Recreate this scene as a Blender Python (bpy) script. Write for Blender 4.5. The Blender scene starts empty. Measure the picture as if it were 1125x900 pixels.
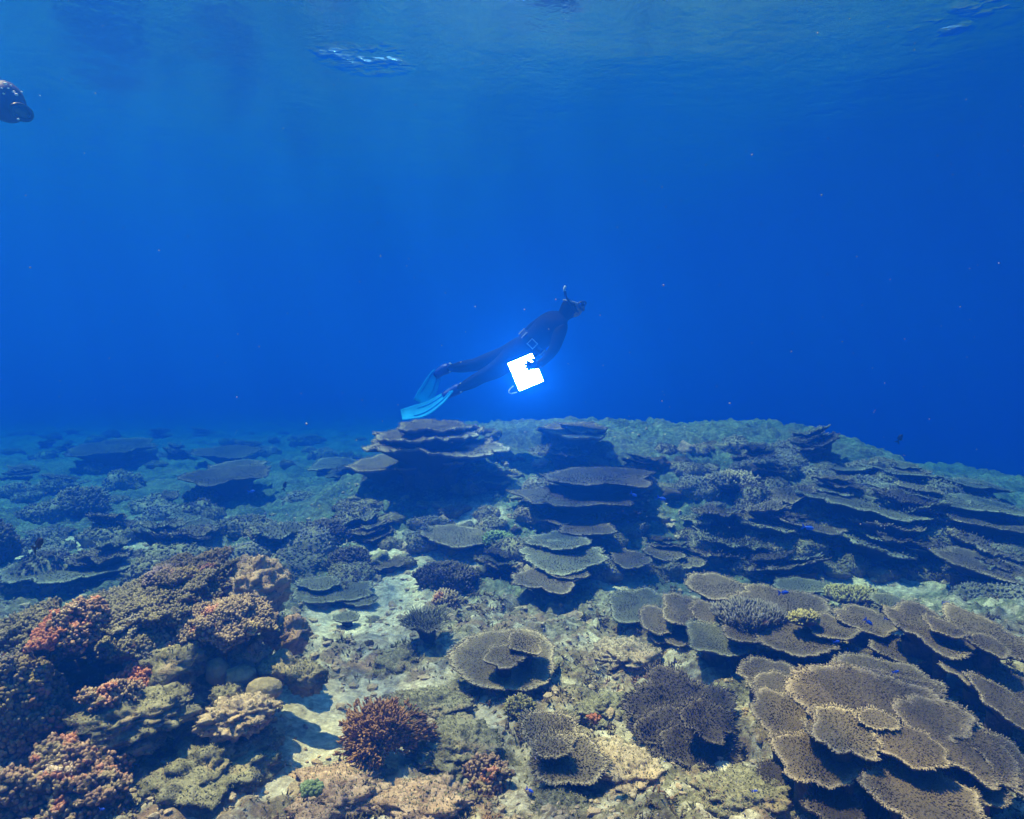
import bpy, bmesh, math, random
import numpy as np
from mathutils import Vector, Matrix, Euler

scene = bpy.context.scene
COL = scene.collection
rng = np.random.default_rng(7)
random.seed(7)

# ------------------------------------------------------------------ camera
CAM = np.array([0.0, 0.0, 1.7])
FPX, PW, PH, HOR = 803.0, 1125.0, 900.0, 415.0
PITCH = math.atan((PH / 2 - HOR) / FPX)
cam_data = bpy.data.cameras.new("camera")
cam_data.sensor_width = 36.0
cam_data.lens = FPX / PW * 36.0
cam_data.clip_start = 0.05
cam_data.clip_end = 400.0
cam = bpy.data.objects.new("camera", cam_data)
cam.location = CAM
cam.rotation_euler = (math.pi / 2 - PITCH, 0, 0)
COL.objects.link(cam)
scene.camera = cam

# ------------------------------------------------------------------ sun and sky
SUN_TO = Vector((-0.32, 0.13, 0.94)).normalized()      # direction towards the sun
sun_el = math.asin(SUN_TO.z)
sun_az = math.atan2(SUN_TO.x, SUN_TO.y)
sun_data = bpy.data.lights.new("sun", "SUN")
sun_data.energy = 5.0
sun_data.angle = math.radians(0.5)
sun_data.color = (1.0, 0.358, 0.157)
sun = bpy.data.objects.new("sun", sun_data)
sun.rotation_euler = (-SUN_TO).to_track_quat("-Z", "Y").to_euler()
sun.location = (-20, 5, 40)
COL.objects.link(sun)

world = bpy.data.worlds.new("World")
scene.world = world
world.use_nodes = True
wn = world.node_tree
wn.nodes.clear()
wo = wn.nodes.new("ShaderNodeOutputWorld")
wb = wn.nodes.new("ShaderNodeBackground")
ws = wn.nodes.new("ShaderNodeTexSky")
ws.sky_type = "NISHITA"
ws.sun_disc = False
ws.sun_elevation = sun_el
ws.sun_rotation = sun_az
wb.inputs["Strength"].default_value = 0.05
wn.links.new(ws.outputs[0], wb.inputs[0])
wn.links.new(wb.outputs[0], wo.inputs[0])

scene.view_settings.view_transform = "Standard"
scene.view_settings.look = "None"
scene.view_settings.exposure = 3.25
scene.view_settings.gamma = 1.0
scene.view_settings.use_curve_mapping = False
scene.render.engine = "CYCLES"
scene.cycles.use_denoising = True
try:
    scene.cycles.denoiser = "OPENIMAGEDENOISE"
except Exception:
    pass
scene.cycles.max_bounces = 8
scene.cycles.volume_bounces = 3
scene.cycles.diffuse_bounces = 2
scene.cycles.glossy_bounces = 3
scene.cycles.transparent_max_bounces = 16
scene.cycles.sample_clamp_indirect = 6.0

SURF = 4.1

# ------------------------------------------------------------------ noise (numpy)
def _h(ix, iy, iz, seed):
    with np.errstate(over="ignore"):
        n = (ix.astype(np.uint32) * np.uint32(374761393) + iy.astype(np.uint32) * np.uint32(668265263)
             + iz.astype(np.uint32) * np.uint32(2147483647 - 58) + np.uint32(seed * 1013904223 % 4294967296))
        n = (n ^ (n >> np.uint32(13))) * np.uint32(1274126177)
        n = n ^ (n >> np.uint32(16))
        n = n * np.uint32(2246822519)
        n = n ^ (n >> np.uint32(15))
    return n

_G = np.array([[1,1,0],[-1,1,0],[1,-1,0],[-1,-1,0],[1,0,1],[-1,0,1],[1,0,-1],[-1,0,-1],[0,1,1],[0,-1,1],[0,1,-1],[0,-1,-1],[1,1,0],[-1,1,0],[0,-1,1],[0,-1,-1]], dtype=np.float64)

def pnoise(x, y, z=0.0, seed=0):
    """gradient noise in about -1..1"""
    x = np.asarray(x, float); y = np.asarray(y, float)
    z = np.zeros_like(x) + z
    fx, fy, fz = np.floor(x), np.floor(y), np.floor(z)
    ix, iy, iz = fx.astype(np.int64), fy.astype(np.int64), fz.astype(np.int64)
    dx, dy, dz = x - fx, y - fy, z - fz
    f = lambda t: t * t * t * (t * (t * 6 - 15) + 10)
    u, v, w = f(dx), f(dy), f(dz)
    out = 0.0
    for a in (0, 1):
        for b in (0, 1):
            for c in (0, 1):
                g = _G[_h(ix + a, iy + b, iz + c, seed) & np.uint32(15)]
                d = g[..., 0] * (dx - a) + g[..., 1] * (dy - b) + g[..., 2] * (dz - c)
                out = out + d * (u if a else 1 - u) * (v if b else 1 - v) * (w if c else 1 - w)
    return out

def fbm(x, y, z=0.0, octs=4, seed=0, gain=0.5):
    s, a, t = 0.0, 1.0, 0.0
    for k in range(octs):
        s = s + a * pnoise(np.asarray(x) * 2**k, np.asarray(y) * 2**k, np.asarray(z) * 2**k, seed + 17 * k)
        t += a
        a *= gain
    return s / t

def sstep(a, b, x):
    t = np.clip((x - a) / (b - a), 0, 1)
    return t * t * (3 - 2 * t)

# ------------------------------------------------------------------ mesh helpers
def mesh_obj(name, verts, faces, mat=None, parent=None, smooth=True, attrs=None, link=True):
    """verts (n,3) array; faces: (m,3)/(m,4) array or list of such arrays"""
    if not isinstance(faces, (list, tuple)) or (len(faces) and not hasattr(faces[0], "ndim")):
        faces = [np.asarray(faces)]
    faces = [np.asarray(f, dtype=np.int32) for f in faces if len(f)]
    me = bpy.data.meshes.new(name)
    verts = np.asarray(verts, dtype=np.float32)
    nl = sum(f.size for f in faces)
    nf = sum(len(f) for f in faces)
    me.vertices.add(len(verts))
    me.vertices.foreach_set("co", verts.ravel())
    me.loops.add(nl)
    me.polygons.add(nf)
    me.loops.foreach_set("vertex_index", np.concatenate([f.ravel() for f in faces]))
    tot = np.concatenate([np.full(len(f), f.shape[1], np.int32) for f in faces])
    st = np.concatenate([[0], np.cumsum(tot)[:-1]]).astype(np.int32)
    me.polygons.foreach_set("loop_start", st)
    me.polygons.foreach_set("use_smooth", np.full(nf, bool(smooth)))
    me.update(calc_edges=True)
    for k, v in (attrs or {}).items():
        a = me.attributes.new(k, "FLOAT", "POINT")
        a.data.foreach_set("value", np.asarray(v, np.float32))
    if mat is not None:
        me.materials.append(mat)
    o = bpy.data.objects.new(name, me)
    if link:
        COL.objects.link(o)
    if parent is not None:
        o.parent = parent
    return o

def tag(o, label=None, cat=None, group=None, kind=None):
    if label: o["label"] = label
    if cat: o["category"] = cat
    if group: o["group"] = group
    if kind: o["kind"] = kind
    return o

def empty(name, loc, label, cat, group=None, rot=(0, 0, 0)):
    o = bpy.data.objects.new(name, None)
    o.location = loc
    o.rotation_euler = rot
    o.empty_display_size = 0.05
    COL.objects.link(o)
    return tag(o, label, cat, group)

def grid_faces(nr, nc, wrap=False):
    i = np.arange(nr - 1)[:, None]
    j = np.arange(nc if wrap else nc - 1)[None, :]
    j2 = (j + 1) % nc
    a = i * nc + j; b = i * nc + j2; c = (i + 1) * nc + j2; d = (i + 1) * nc + j
    return np.stack([a, b, c, d], -1).reshape(-1, 4)

# ------------------------------------------------------------------ material helper
class NT:
    def __init__(s, name):
        s.m = bpy.data.materials.new(name)
        s.m.use_nodes = True
        s.t = s.m.node_tree
        s.t.nodes.clear()
        s.out = s.t.nodes.new("ShaderNodeOutputMaterial")
    def n(s, typ, **kw):
        nd = s.t.nodes.new(typ)
        for k, v in kw.items():
            setattr(nd, k, v)
        return nd
    def l(s, a, b):
        s.t.links.new(a, b)
    def noise(s, scale, detail=4.0, rough=0.55, vec=None, dist=0.0):
        nd = s.n("ShaderNodeTexNoise")
        nd.inputs["Scale"].default_value = scale
        nd.inputs["Detail"].default_value = detail
        nd.inputs["Roughness"].default_value = rough
        nd.inputs["Distortion"].default_value = dist
        if vec is not None: s.l(vec, nd.inputs["Vector"])
        return nd.outputs["Fac"]
    def ramp(s, fac, stops, interp="LINEAR"):
        nd = s.n("ShaderNodeValToRGB")
        cr = nd.color_ramp
        cr.interpolation = interp
        while len(cr.elements) < len(stops): cr.elements.new(0.5)
        for e, (p, c) in zip(cr.elements, stops):
            e.position = p
            e.color = (c, c, c, 1) if isinstance(c, (int, float)) else (*c, 1)
        s.l(fac, nd.inputs[0])
        return nd.outputs[0]
    def mix(s, fac, a, b, mode="MIX"):
        nd = s.n("ShaderNodeMix", data_type="RGBA", blend_type=mode)
        for sock, v in ((nd.inputs[0], fac), (nd.inputs[6], a), (nd.inputs[7], b)):
            if isinstance(v, (int, float)): sock.default_value = v
            elif isinstance(v, tuple): sock.default_value = (*v, 1)
            else: s.l(v, sock)
        return nd.outputs[2]
    def math(s, op, a, b=0.0):
        nd = s.n("ShaderNodeMath", operation=op)
        for sock, v in ((nd.inputs[0], a), (nd.inputs[1], b)):
            if isinstance(v, (int, float)): sock.default_value = v
            else: s.l(v, sock)
        return nd.outputs[0]
    def attr(s, name):
        nd = s.n("ShaderNodeAttribute", attribute_name=name)
        return nd.outputs["Fac"]
    def coords(s, which="Object"):
        return s.n("ShaderNodeTexCoord").outputs[which]
    def bump(s, h, strength=0.5, dist=0.01):
        nd = s.n("ShaderNodeBump")
        nd.inputs["Strength"].default_value = strength
        nd.inputs["Distance"].default_value = dist
        s.l(h, nd.inputs["Height"])
        return nd.outputs[0]
    def bsdf(s, color, rough=0.8, normal=None, spec=0.2, **kw):
        nd = s.n("ShaderNodeBsdfPrincipled")
        if isinstance(color, tuple): nd.inputs["Base Color"].default_value = (*color, 1)
        else: s.l(color, nd.inputs["Base Color"])
        if isinstance(rough, (int, float)): nd.inputs["Roughness"].default_value = rough
        else: s.l(rough, nd.inputs["Roughness"])
        nd.inputs["Specular IOR Level"].default_value = spec
        if normal is not None: s.l(normal, nd.inputs["Normal"])
        for k, v in kw.items(): nd.inputs[k].default_value = v
        s.l(nd.outputs[0], s.out.inputs["Surface"])
        return s.m

# ------------------------------------------------------------------ terrain
def base_h(x, y):
    """large forms of the sea floor"""
    x = np.asarray(x, float); y = np.asarray(y, float)
    crest = 1.02 * sstep(-3.2, -0.6, x) * (1 - 0.62 * sstep(3.0, 6.2, x)) - 1.5 * sstep(6.5, 11, x)
    prof = sstep(5.2, 9.6, y) * (1 - sstep(10.5, 17.0, y))
    z = crest * prof
    z = z - 1.6 * sstep(11, 24, y) * sstep(-2.5, 3.5, x)             # drop-off behind the crest
    z = z - 0.5 * sstep(12, 40, y) * (1 - sstep(-2.5, 3.5, x))
    z = z - 2.0 * sstep(7, 16, x)
    z = z + 0.16 * sstep(0.6, 2.6, x) * sstep(2.2, 4.4, y) * (1 - sstep(4.6, 6.2, y))
    z = z - 0.10 * np.exp(-((x - 1.9) / 2.2) ** 2 - ((y - 6.0) / 0.8) ** 2)
    z = z + 0.12 * sstep(-0.6, -1.6, x) * (1 - sstep(3.4, 5.2, y)) * sstep(1.6, 2.6, y)
    return z

def height(x, y):
    x = np.asarray(x, float); y = np.asarray(y, float)
    z = base_h(x, y)
    z = z + 0.22 * fbm(x * 0.45, y * 0.45, 0.3, 3, 3)
    b = 1 - np.abs(fbm(x * 1.5 + 3.1, y * 1.5, 0.7, 3, 11)) * 2.2
    z = z + 0.08 * (b - 0.6) * (0.55 + 0.6 * sstep(-0.2, 0.3, pnoise(x * .5, y * .5, 2.2, 5)))
    b2 = np.abs(fbm(x * 4.2, y * 4.2, 1.7, 3, 23))
    z = z + 0.10 * (b2 - 0.15)
    z = z + 0.05 * fbm(x * 10, y * 10, 0.2, 3, 31)
    far = sstep(3.8, 5.5, y)
    z = z + far * (0.16 * np.abs(fbm(x * 2.3, y * 2.3, 4.0, 3, 37)) + 0.07 * np.abs(fbm(x * 6, y * 6, 2.0, 2, 39)))
    return z

def ray(px, py):
    d = np.array([(px - PW / 2) / FPX, 1.0, (HOR - py) / FPX])
    # pixels to a world ray, the camera being pitched by PITCH
    c, s = math.cos(PITCH), math.sin(PITCH)
    v = np.array([(px - PW / 2) / FPX, 1.0, (PH / 2 - py) / FPX])
    return np.array([v[0], v[1] * c + v[2] * s, -v[1] * s + v[2] * c])

def at(px, py, depth):
    """the world point seen at a photograph pixel, at a given distance along the ground (y)"""
    d = ray(px, py)
    return CAM + d * (depth / d[1])

_T = np.exp(np.linspace(math.log(1.2), math.log(60), 1400))
def ground_at(px, py, h=0.0):
    """where the sight line of a photograph pixel meets the sea floor raised by h"""
    d = ray(px, py)
    P = CAM[None] + d[None] * (_T / d[1])[:, None]
    g = base_h(P[:, 0], P[:, 1]) + 0.22 * fbm(P[:, 0] * 0.45, P[:, 1] * 0.45, 0.3, 3, 3) + h
    k = np.nonzero(P[:, 2] < g)[0]
    i = k[0] if len(k) else len(_T) - 1
    return P[i]
# ------------------------------------------------------------------ water
def on_surface(px, py):
    d = ray(px, py)
    return (CAM + d * ((SURF - CAM[2]) / d[2]))[:2]
GLINTS = [(*on_surface(px, py), ax, ay) for px, py, ax, ay in ((408, 65, 0.40, 0.34), (372, 60, 0.3, 0.2), (1092, 6, 0.3, 0.16), (1030, 31, 0.26, 0.14))]
def mat_water():
    t = NT("water_surface")
    fr = t.n("ShaderNodeFresnel"); fr.inputs["IOR"].default_value = 1.333
    co = t.coords()
    n1 = t.noise(2.2, 5, 0.6, co)
    n2 = t.noise(9.0, 4, 0.6, co)
    h = t.math("ADD", n1, t.math("MULTIPLY", n2, 0.25))
    # small wind ruffled patches that catch the sky
    sp = None
    for (gx, gy, ax, ay) in GLINTS:
        mp = t.n("ShaderNodeMapping"); mp.vector_type = "TEXTURE"
        mp.inputs["Location"].default_value = (gx, gy, SURF); mp.inputs["Scale"].default_value = (ax, ay, 1.0)
        t.l(co, mp.inputs["Vector"])
        ln = t.n("ShaderNodeVectorMath", operation="LENGTH"); t.l(mp.outputs[0], ln.inputs[0])
        r = t.ramp(ln.outputs["Value"], [(0.0, 1.0), (0.35, 0.6), (1.0, 0.0)])
        sp = r if sp is None else t.math("MAXIMUM", sp, r)
    rf = t.math("MULTIPLY", t.math("MULTIPLY", sp, t.ramp(t.noise(5, 2, 0.5, co), [(0.46, 0.0), (0.66, 1.0)])), t.noise(15, 3, 0.6, co))
    h = t.math("ADD", h, t.math("MULTIPLY", rf, 9.0))
    bp = t.bump(h, 0.6, 0.013)
    t.l(bp, fr.inputs["Normal"])
    gl = t.n("ShaderNodeBsdfGlossy"); gl.inputs["Roughness"].default_value = 0.09
    gl.inputs["Color"].default_value = (1, 1, 1, 1)
    t.l(bp, gl.inputs["Normal"])
    tr = t.n("ShaderNodeBsdfTransparent")
    # noise in the transparent colour stands in for ripples bundling light into shafts
    mp = t.n("ShaderNodeMapping"); mp.inputs["Scale"].default_value = (1.0, 0.55, 1.0); t.l(co, mp.inputs["Vector"])
    ca = t.noise(1.7, 3, 0.6, mp.outputs[0], 0.8)
    t.l(t.ramp(ca, [(0.34, 0.34), (0.49, 0.72), (0.60, 1.0)]), tr.inputs["Color"])
    mx = t.n("ShaderNodeMixShader")
    t.l(fr.outputs[0], mx.inputs[0]); t.l(tr.outputs[0], mx.inputs[1]); t.l(gl.outputs[0], mx.inputs[2])
    t.l(mx.outputs[0], t.out.inputs["Surface"])
    return t.m

def build_water():
    az = np.linspace(0, 2 * np.pi, 301)[:-1]
    r = np.concatenate([[0.05], np.exp(np.linspace(math.log(0.5), math.log(72), 160))])
    R, A = np.meshgrid(r, az, indexing="ij")
    x, y = R * np.sin(A), R * np.cos(A)
    fade = 1 - sstep(20, 60, R)
    z = SURF + fade * (0.012 * fbm(x * .4, y * .6, .1, 3, 61) + 0.005 * fbm(x * 1.6, y * 2.2, .5, 3, 67))
    v = np.stack([x, y, z], -1).reshape(-1, 3)
    o = mesh_obj("water_surface", v, grid_faces(len(r), len(az), True), mat_water())
    return tag(o, "rippled underside of the sea surface above the reef", None, None, "structure")
build_water()

def build_haze():
    t = NT("sea_water")
    pv = t.n("ShaderNodeVolumePrincipled")
    pv.inputs["Density"].default_value = WATER_D
    pv.inputs["Color"].default_value = (*WATER_C, 1)
    pv.inputs["Absorption Color"].default_value = (*WATER_A, 1)
    pv.inputs["Anisotropy"].default_value = WATER_G
    t.l(pv.outputs[0], t.out.inputs["Volume"])
    L, z0, z1 = 74.0, -7.5, SURF + 0.35
    v = [(-L, -L, z0), (L, -L, z0), (L, L, z0), (-L, L, z0), (-L, -L, z1), (L, -L, z1), (L, L, z1), (-L, L, z1)]
    f = [(0, 3, 2, 1), (4, 5, 6, 7), (0, 1, 5, 4), (1, 2, 6, 5), (2, 3, 7, 6), (3, 0, 4, 7)]
    o = mesh_obj("haze", np.array(v), np.array(f), t.m, smooth=False)
    return tag(o, "clear blue sea water that everything hangs and fades in", None, None, "stuff")
# extinction aimed at per metre (r, g, b) and the scattered part of it
def set_water(ext, sca, g):
    global WATER_D, WATER_C, WATER_A, WATER_G
    WATER_D = max(ext)
    WATER_C = tuple(s / WATER_D for s in sca)
    WATER_A = tuple((1 - (e - s) / (WATER_D - s)) ** 2 for e, s in zip(ext, sca))
    WATER_G = g
set_water((0.212, 0.087, 0.083), (0.0006, 0.0104, 0.0635), 0.55)
build_haze()

# ------------------------------------------------------------------ sea floor
def mat_seabed():
    t = NT("reef_floor")
    co = t.coords()
    a = t.noise(1.3, 6, 0.6, co)
    b = t.noise(6.0, 6, 0.65, co, 0.4)
    c = t.noise(26.0, 5, 0.7, co)
    turf = t.ramp(c, [(0.3, (0.045, 0.036, 0.02)), (0.5, (0.150, 0.138, 0.085)), (0.7, (0.34, 0.31, 0.21))])
    turf = t.mix(t.attr("slope"), turf, t.ramp(c, [(0.3, (0.022, 0.034, 0.026)), (0.5, (0.066, 0.100, 0.074)), (0.7, (0.17, 0.25, 0.185))]))  # far turf tinted greener and darker, in place of the water's red loss
    pale = t.ramp(c, [(0.25, (0.22, 0.175, 0.125)), (0.5, (0.48, 0.43, 0.35)), (0.72, (0.78, 0.72, 0.60))])
    pink = t.ramp(c, [(0.3, (0.13, 0.08, 0.055)), (0.6, (0.38, 0.245, 0.18)), (0.8, (0.56, 0.43, 0.34))])
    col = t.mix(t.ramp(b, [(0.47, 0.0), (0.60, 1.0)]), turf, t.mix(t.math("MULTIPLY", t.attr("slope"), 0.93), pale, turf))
    pm = t.math("MULTIPLY", t.ramp(a, [(0.45, 0.0), (0.60, 0.85)]), t.ramp(b, [(0.44, 1.0), (0.58, 0.0)]))
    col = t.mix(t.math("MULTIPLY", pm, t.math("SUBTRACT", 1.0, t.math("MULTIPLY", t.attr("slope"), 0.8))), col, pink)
    col = t.mix(t.math("MULTIPLY", t.attr("sand"), t.ramp(t.noise(14, 5, 0.7, co), [(0.36, 0.45), (0.52, 1.0)])), col, pale)
    h = t.math("ADD", t.noise(40, 6, 0.75, co), t.math("MULTIPLY", t.noise(120, 3, 0.7, co), 0.4))
    return t.bsdf(col, 0.9, t.bump(h, 0.9, 0.02), 0.1)

SAND = [(-4.6, 7.3, 0.8, 0.6), (-4.0, 8.6, 0.7, 0.5), (-0.72, 3.85, 0.5, 0.3), (-0.35, 3.0, 0.4, 0.16), (-1.0, 3.1, 0.2, 0.35), (-0.2, 3.6, 0.3, 0.15), (-0.95, 3.55, 0.42, 0.5), (-1.05, 5.6, 0.6, 1.5), (-0.5, 6.6, .6, .9), (0.75, 5.9, 0.5, 0.35), (3.1, 6.0, 0.75, 0.5), (-0.35, 3.3, .35, .2),
        (-3.4, 7.2, 0.6, 0.4), (-0.75, 2.55, .25, .15), (-0.1, 4.3, .3, .25)]
def sand_mask(x, y):
    s = np.zeros_like(x)
    for sx, sy, ax, ay in SAND:
        s = np.maximum(s, np.exp(-((x - sx) / ax) ** 2 - ((y - sy) / ay) ** 2))
    s = s + 0.45 * fbm(x * 2.2, y * 2.2, 5.0, 4, 41)
    return sstep(0.42, 0.75, s)

def seabed_z(x, y):
    s = sand_mask(x, y)
    zs = base_h(x, y) + 0.22 * fbm(x * 0.45, y * 0.45, 0.3, 3, 3) + 0.015 * fbm(x * 5, y * 5, .3, 3, 77)
    return height(x, y) * (1 - 0.55 * s) + (zs - 0.02) * 0.55 * s

def build_seabed():
    fine = np.radians(np.linspace(-43, 43, 620))
    co1 = np.radians(np.linspace(43, 317, 90))[1:-1]
    az = np.concatenate([fine, co1])
    r = np.concatenate([[0.05, .5, .9, 1.2], np.exp(np.linspace(math.log(1.5), math.log(12), 450)), np.exp(np.linspace(math.log(12), math.log(72), 90))[1:]])
    R, A = np.meshgrid(r, az, indexing="ij")
    x, y = R * np.sin(A), R * np.cos(A)
    s = sand_mask(x, y)
    z = seabed_z(x, y)
    v = np.stack([x, y, z], -1).reshape(-1, 3)
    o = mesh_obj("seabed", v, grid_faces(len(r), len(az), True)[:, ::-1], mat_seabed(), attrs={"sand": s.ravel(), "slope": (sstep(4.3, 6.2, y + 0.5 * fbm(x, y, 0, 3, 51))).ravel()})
    return tag(o, "uneven reef floor of rubble, turf and pale sand", None, None, "structure")
SEABED = build_seabed()
# ------------------------------------------------------------------ reef materials
def mat_coral(name, base, tip, mid=None, rough=0.75, patch=None, scale=9.0):
    """coral skin: base colour darkened at the roots to paint the gaps between branchlets, paler growing tips and rims, blotches of a second colour"""
    t = NT(name)
    co = t.coords()
    n = t.noise(scale, 5, 0.6, co)
    n2 = t.noise(70, 3, 0.6, co)
    b2 = mid or tuple(c * 0.55 for c in base)
    col = t.mix(t.ramp(n, [(0.38, 0.0), (0.62, 1.0)]), base, b2)
    if patch:
        for k, (pc, lo) in enumerate(patch):
            m = t.n("ShaderNodeMapping"); m.inputs["Location"].default_value = (3.7 * k + 1.3, 9.1 * k, 2.2)
            t.l(co, m.inputs["Vector"])
            pn = t.noise(scale * 0.8, 3, 0.5, m.outputs[0])
            col = t.mix(t.ramp(pn, [(lo, 0.0), (lo + 0.06, 1.0)]), col, pc)
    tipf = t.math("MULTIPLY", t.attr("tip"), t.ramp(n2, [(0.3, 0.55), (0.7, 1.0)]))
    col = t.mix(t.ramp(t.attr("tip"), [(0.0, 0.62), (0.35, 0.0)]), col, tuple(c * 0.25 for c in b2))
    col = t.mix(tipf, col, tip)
    return t.bsdf(col, rough, t.bump(n2, 0.9, 0.012), 0.2)

def mat_rock(name, dark, mid, pale, blotch, bl=0.60, scale=7.0):
    t = NT(name)
    co = t.coords()
    a = t.noise(scale, 6, 0.65, co, 0.3)
    c = t.noise(scale * 6, 5, 0.75, co)
    e = t.noise(scale * 0.6, 3, 0.5, co)
    col = t.ramp(c, [(0.28, dark), (0.5, mid), (0.72, pale)])
    col = t.mix(t.ramp(a, [(0.48, 0.0), (0.64, 0.8)]), col, tuple(0.6 * p + 0.4 * m for p, m in zip(pale, mid)))
    col = t.mix(t.ramp(e, [(bl, 0.0), (bl + 0.08, 0.85)]), col, blotch)
    h = t.math("ADD", a, t.math("MULTIPLY", t.noise(scale * 14, 4, 0.75, co), 0.35))
    return t.bsdf(col, 0.9, t.bump(h, 0.9, 0.025), 0.1)

M = {}
M["table"] = mat_coral("table_coral_brown", (0.056, 0.041, 0.028), (0.60, 0.49, 0.36), (0.036, 0.027, 0.019))
M["table_pale"] = mat_coral("table_coral_pale", (0.108, 0.084, 0.052), (0.72, 0.60, 0.43), (0.072, 0.056, 0.036))
M["table_dark"] = mat_coral("table_coral_dark", (0.028, 0.021, 0.018), (0.24, 0.20, 0.165), (0.018, 0.013, 0.012))
M["table_grey"] = mat_coral("table_coral_grey", (0.058, 0.062, 0.045), (0.52, 0.50, 0.38), (0.042, 0.046, 0.035))
M["staghorn"] = mat_coral("staghorn_coral_grey_blue", (0.15, 0.14, 0.13), (0.50, 0.46, 0.42), (0.09, 0.09, 0.10))
M["yellow"] = mat_coral("coral_yellow_green", (0.25, 0.21, 0.075), (0.58, 0.50, 0.24))
M["green"] = mat_coral("coral_bright_green", (0.13, 0.19, 0.07), (0.36, 0.44, 0.22))
M["finger"] = mat_coral("finger_coral_mixed", (0.12, 0.095, 0.05), (0.42, 0.33, 0.21), (0.07, 0.06, 0.033),
                        patch=[((0.40, 0.11, 0.055), 0.62), ((0.27, 0.20, 0.055), 0.60), ((0.30, 0.22, 0.26), 0.61), ((0.46, 0.25, 0.15), 0.63)], scale=7)
M["finger_olive"] = mat_coral("finger_coral_olive", (0.115, 0.10, 0.055), (0.40, 0.35, 0.225), (0.07, 0.062, 0.036),
                              patch=[((0.20, 0.18, 0.17), 0.62), ((0.30, 0.22, 0.06), 0.65)], scale=5)
M["finger_pink"] = mat_coral("finger_coral_pinkish", (0.19, 0.135, 0.078), (0.62, 0.47, 0.33), (0.11, 0.085, 0.048),
                             patch=[((0.34, 0.26, 0.08), 0.60), ((0.42, 0.12, 0.06), 0.63)], scale=8)
M["red"] = mat_coral("red_coralline_crust", (0.44, 0.115, 0.045), (0.75, 0.36, 0.21), (0.22, 0.07, 0.033), scale=14, patch=[((0.22, 0.17, 0.08), 0.60), ((0.60, 0.42, 0.30), 0.62)])
M["redpink"] = mat_coral("red_and_pink_algae_crust", (0.19, 0.092, 0.052), (0.62, 0.42, 0.30), (0.09, 0.055, 0.033),
                         patch=[((0.20, 0.16, 0.075), 0.52), ((0.42, 0.12, 0.06), 0.58), ((0.62, 0.46, 0.34), 0.63)], scale=11)
M["bush"] = mat_coral("red_brown_bush_algae", (0.24, 0.115, 0.042), (0.48, 0.27, 0.125), (0.14, 0.062, 0.024), scale=20)
M["rock_turf"] = mat_rock("turf_covered_rock", (0.042, 0.038, 0.024), (0.150, 0.138, 0.085), (0.38, 0.345, 0.235), (0.32, 0.23, 0.15))
M["rock_pale"] = mat_rock("pale_dead_coral_rock", (0.085, 0.064, 0.043), (0.32, 0.24, 0.165), (0.62, 0.50, 0.37), (0.44, 0.31, 0.20), 0.55)
M["rock_dark"] = mat_rock("dark_reef_rock", (0.015, 0.012, 0.009), (0.055, 0.045, 0.028), (0.15, 0.12, 0.075), (0.15, 0.055, 0.04), 0.60)
M["cobble"] = mat_rock("smooth_cobble", (0.12, 0.10, 0.06), (0.25, 0.21, 0.13), (0.40, 0.34, 0.22), (0.30, 0.24, 0.12), 0.6, 5)
M["rock_pink"] = mat_rock("pink_crusted_rock", (0.085, 0.055, 0.038), (0.30, 0.195, 0.14), (0.60, 0.45, 0.34), (0.38, 0.25, 0.17), 0.57)

# ------------------------------------------------------------------ branchlets
def unit(v):
    return v / np.maximum(np.linalg.norm(v, axis=-1, keepdims=True), 1e-9)

def nubs(P, D, L, R, seg=4, tip0=0.0, bulge=1.0, bend=0.25):
    """many small tapered branchlets as one piece: (verts, faces, tip attribute)"""
    n = len(P)
    D = unit(D)
    rnd = rng.normal(size=(n, 3))
    U = unit(np.cross(D, rnd)); V = np.cross(D, U)
    L = np.broadcast_to(L, (n,)); R = np.broadcast_to(R, (n,))
    ang = np.arange(seg) / seg * 2 * np.pi
    lev = [(0.0, 1.0, 0.0), (0.62, 0.85 * bulge, 0.45)]
    vs, tp = [], []
    for h, k, tv in lev:
        c = P + D * (L * h)[:, None] + U * (L * bend * h * h)[:, None]
        ring = c[:, None] + (R * k)[:, None, None] * (np.cos(ang)[None, :, None] * U[:, None] + np.sin(ang)[None, :, None] * V[:, None])
        vs.append(ring); tp.append(np.full((n, seg), tv))
    apex = P + D * L[:, None] + U * (L * bend)[:, None]
    vs.append(apex[:, None]); tp.append(np.ones((n, 1)))
    v = np.concatenate(vs, 1)
    k = 2 * seg + 1
    j = np.arange(seg); j2 = (j + 1) % seg
    q = np.stack([j, j2, seg + j2, seg + j], -1)
    t = np.stack([seg + j, seg + j2, np.full(seg, 2 * seg)], -1)
    off = (np.arange(n) * k)[:, None, None]
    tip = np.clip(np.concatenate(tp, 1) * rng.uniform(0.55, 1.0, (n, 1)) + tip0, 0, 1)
    return v.reshape(-1, 3), [(q[None] + off).reshape(-1, 4), (t[None] + off).reshape(-1, 3)], tip.ravel()

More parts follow.
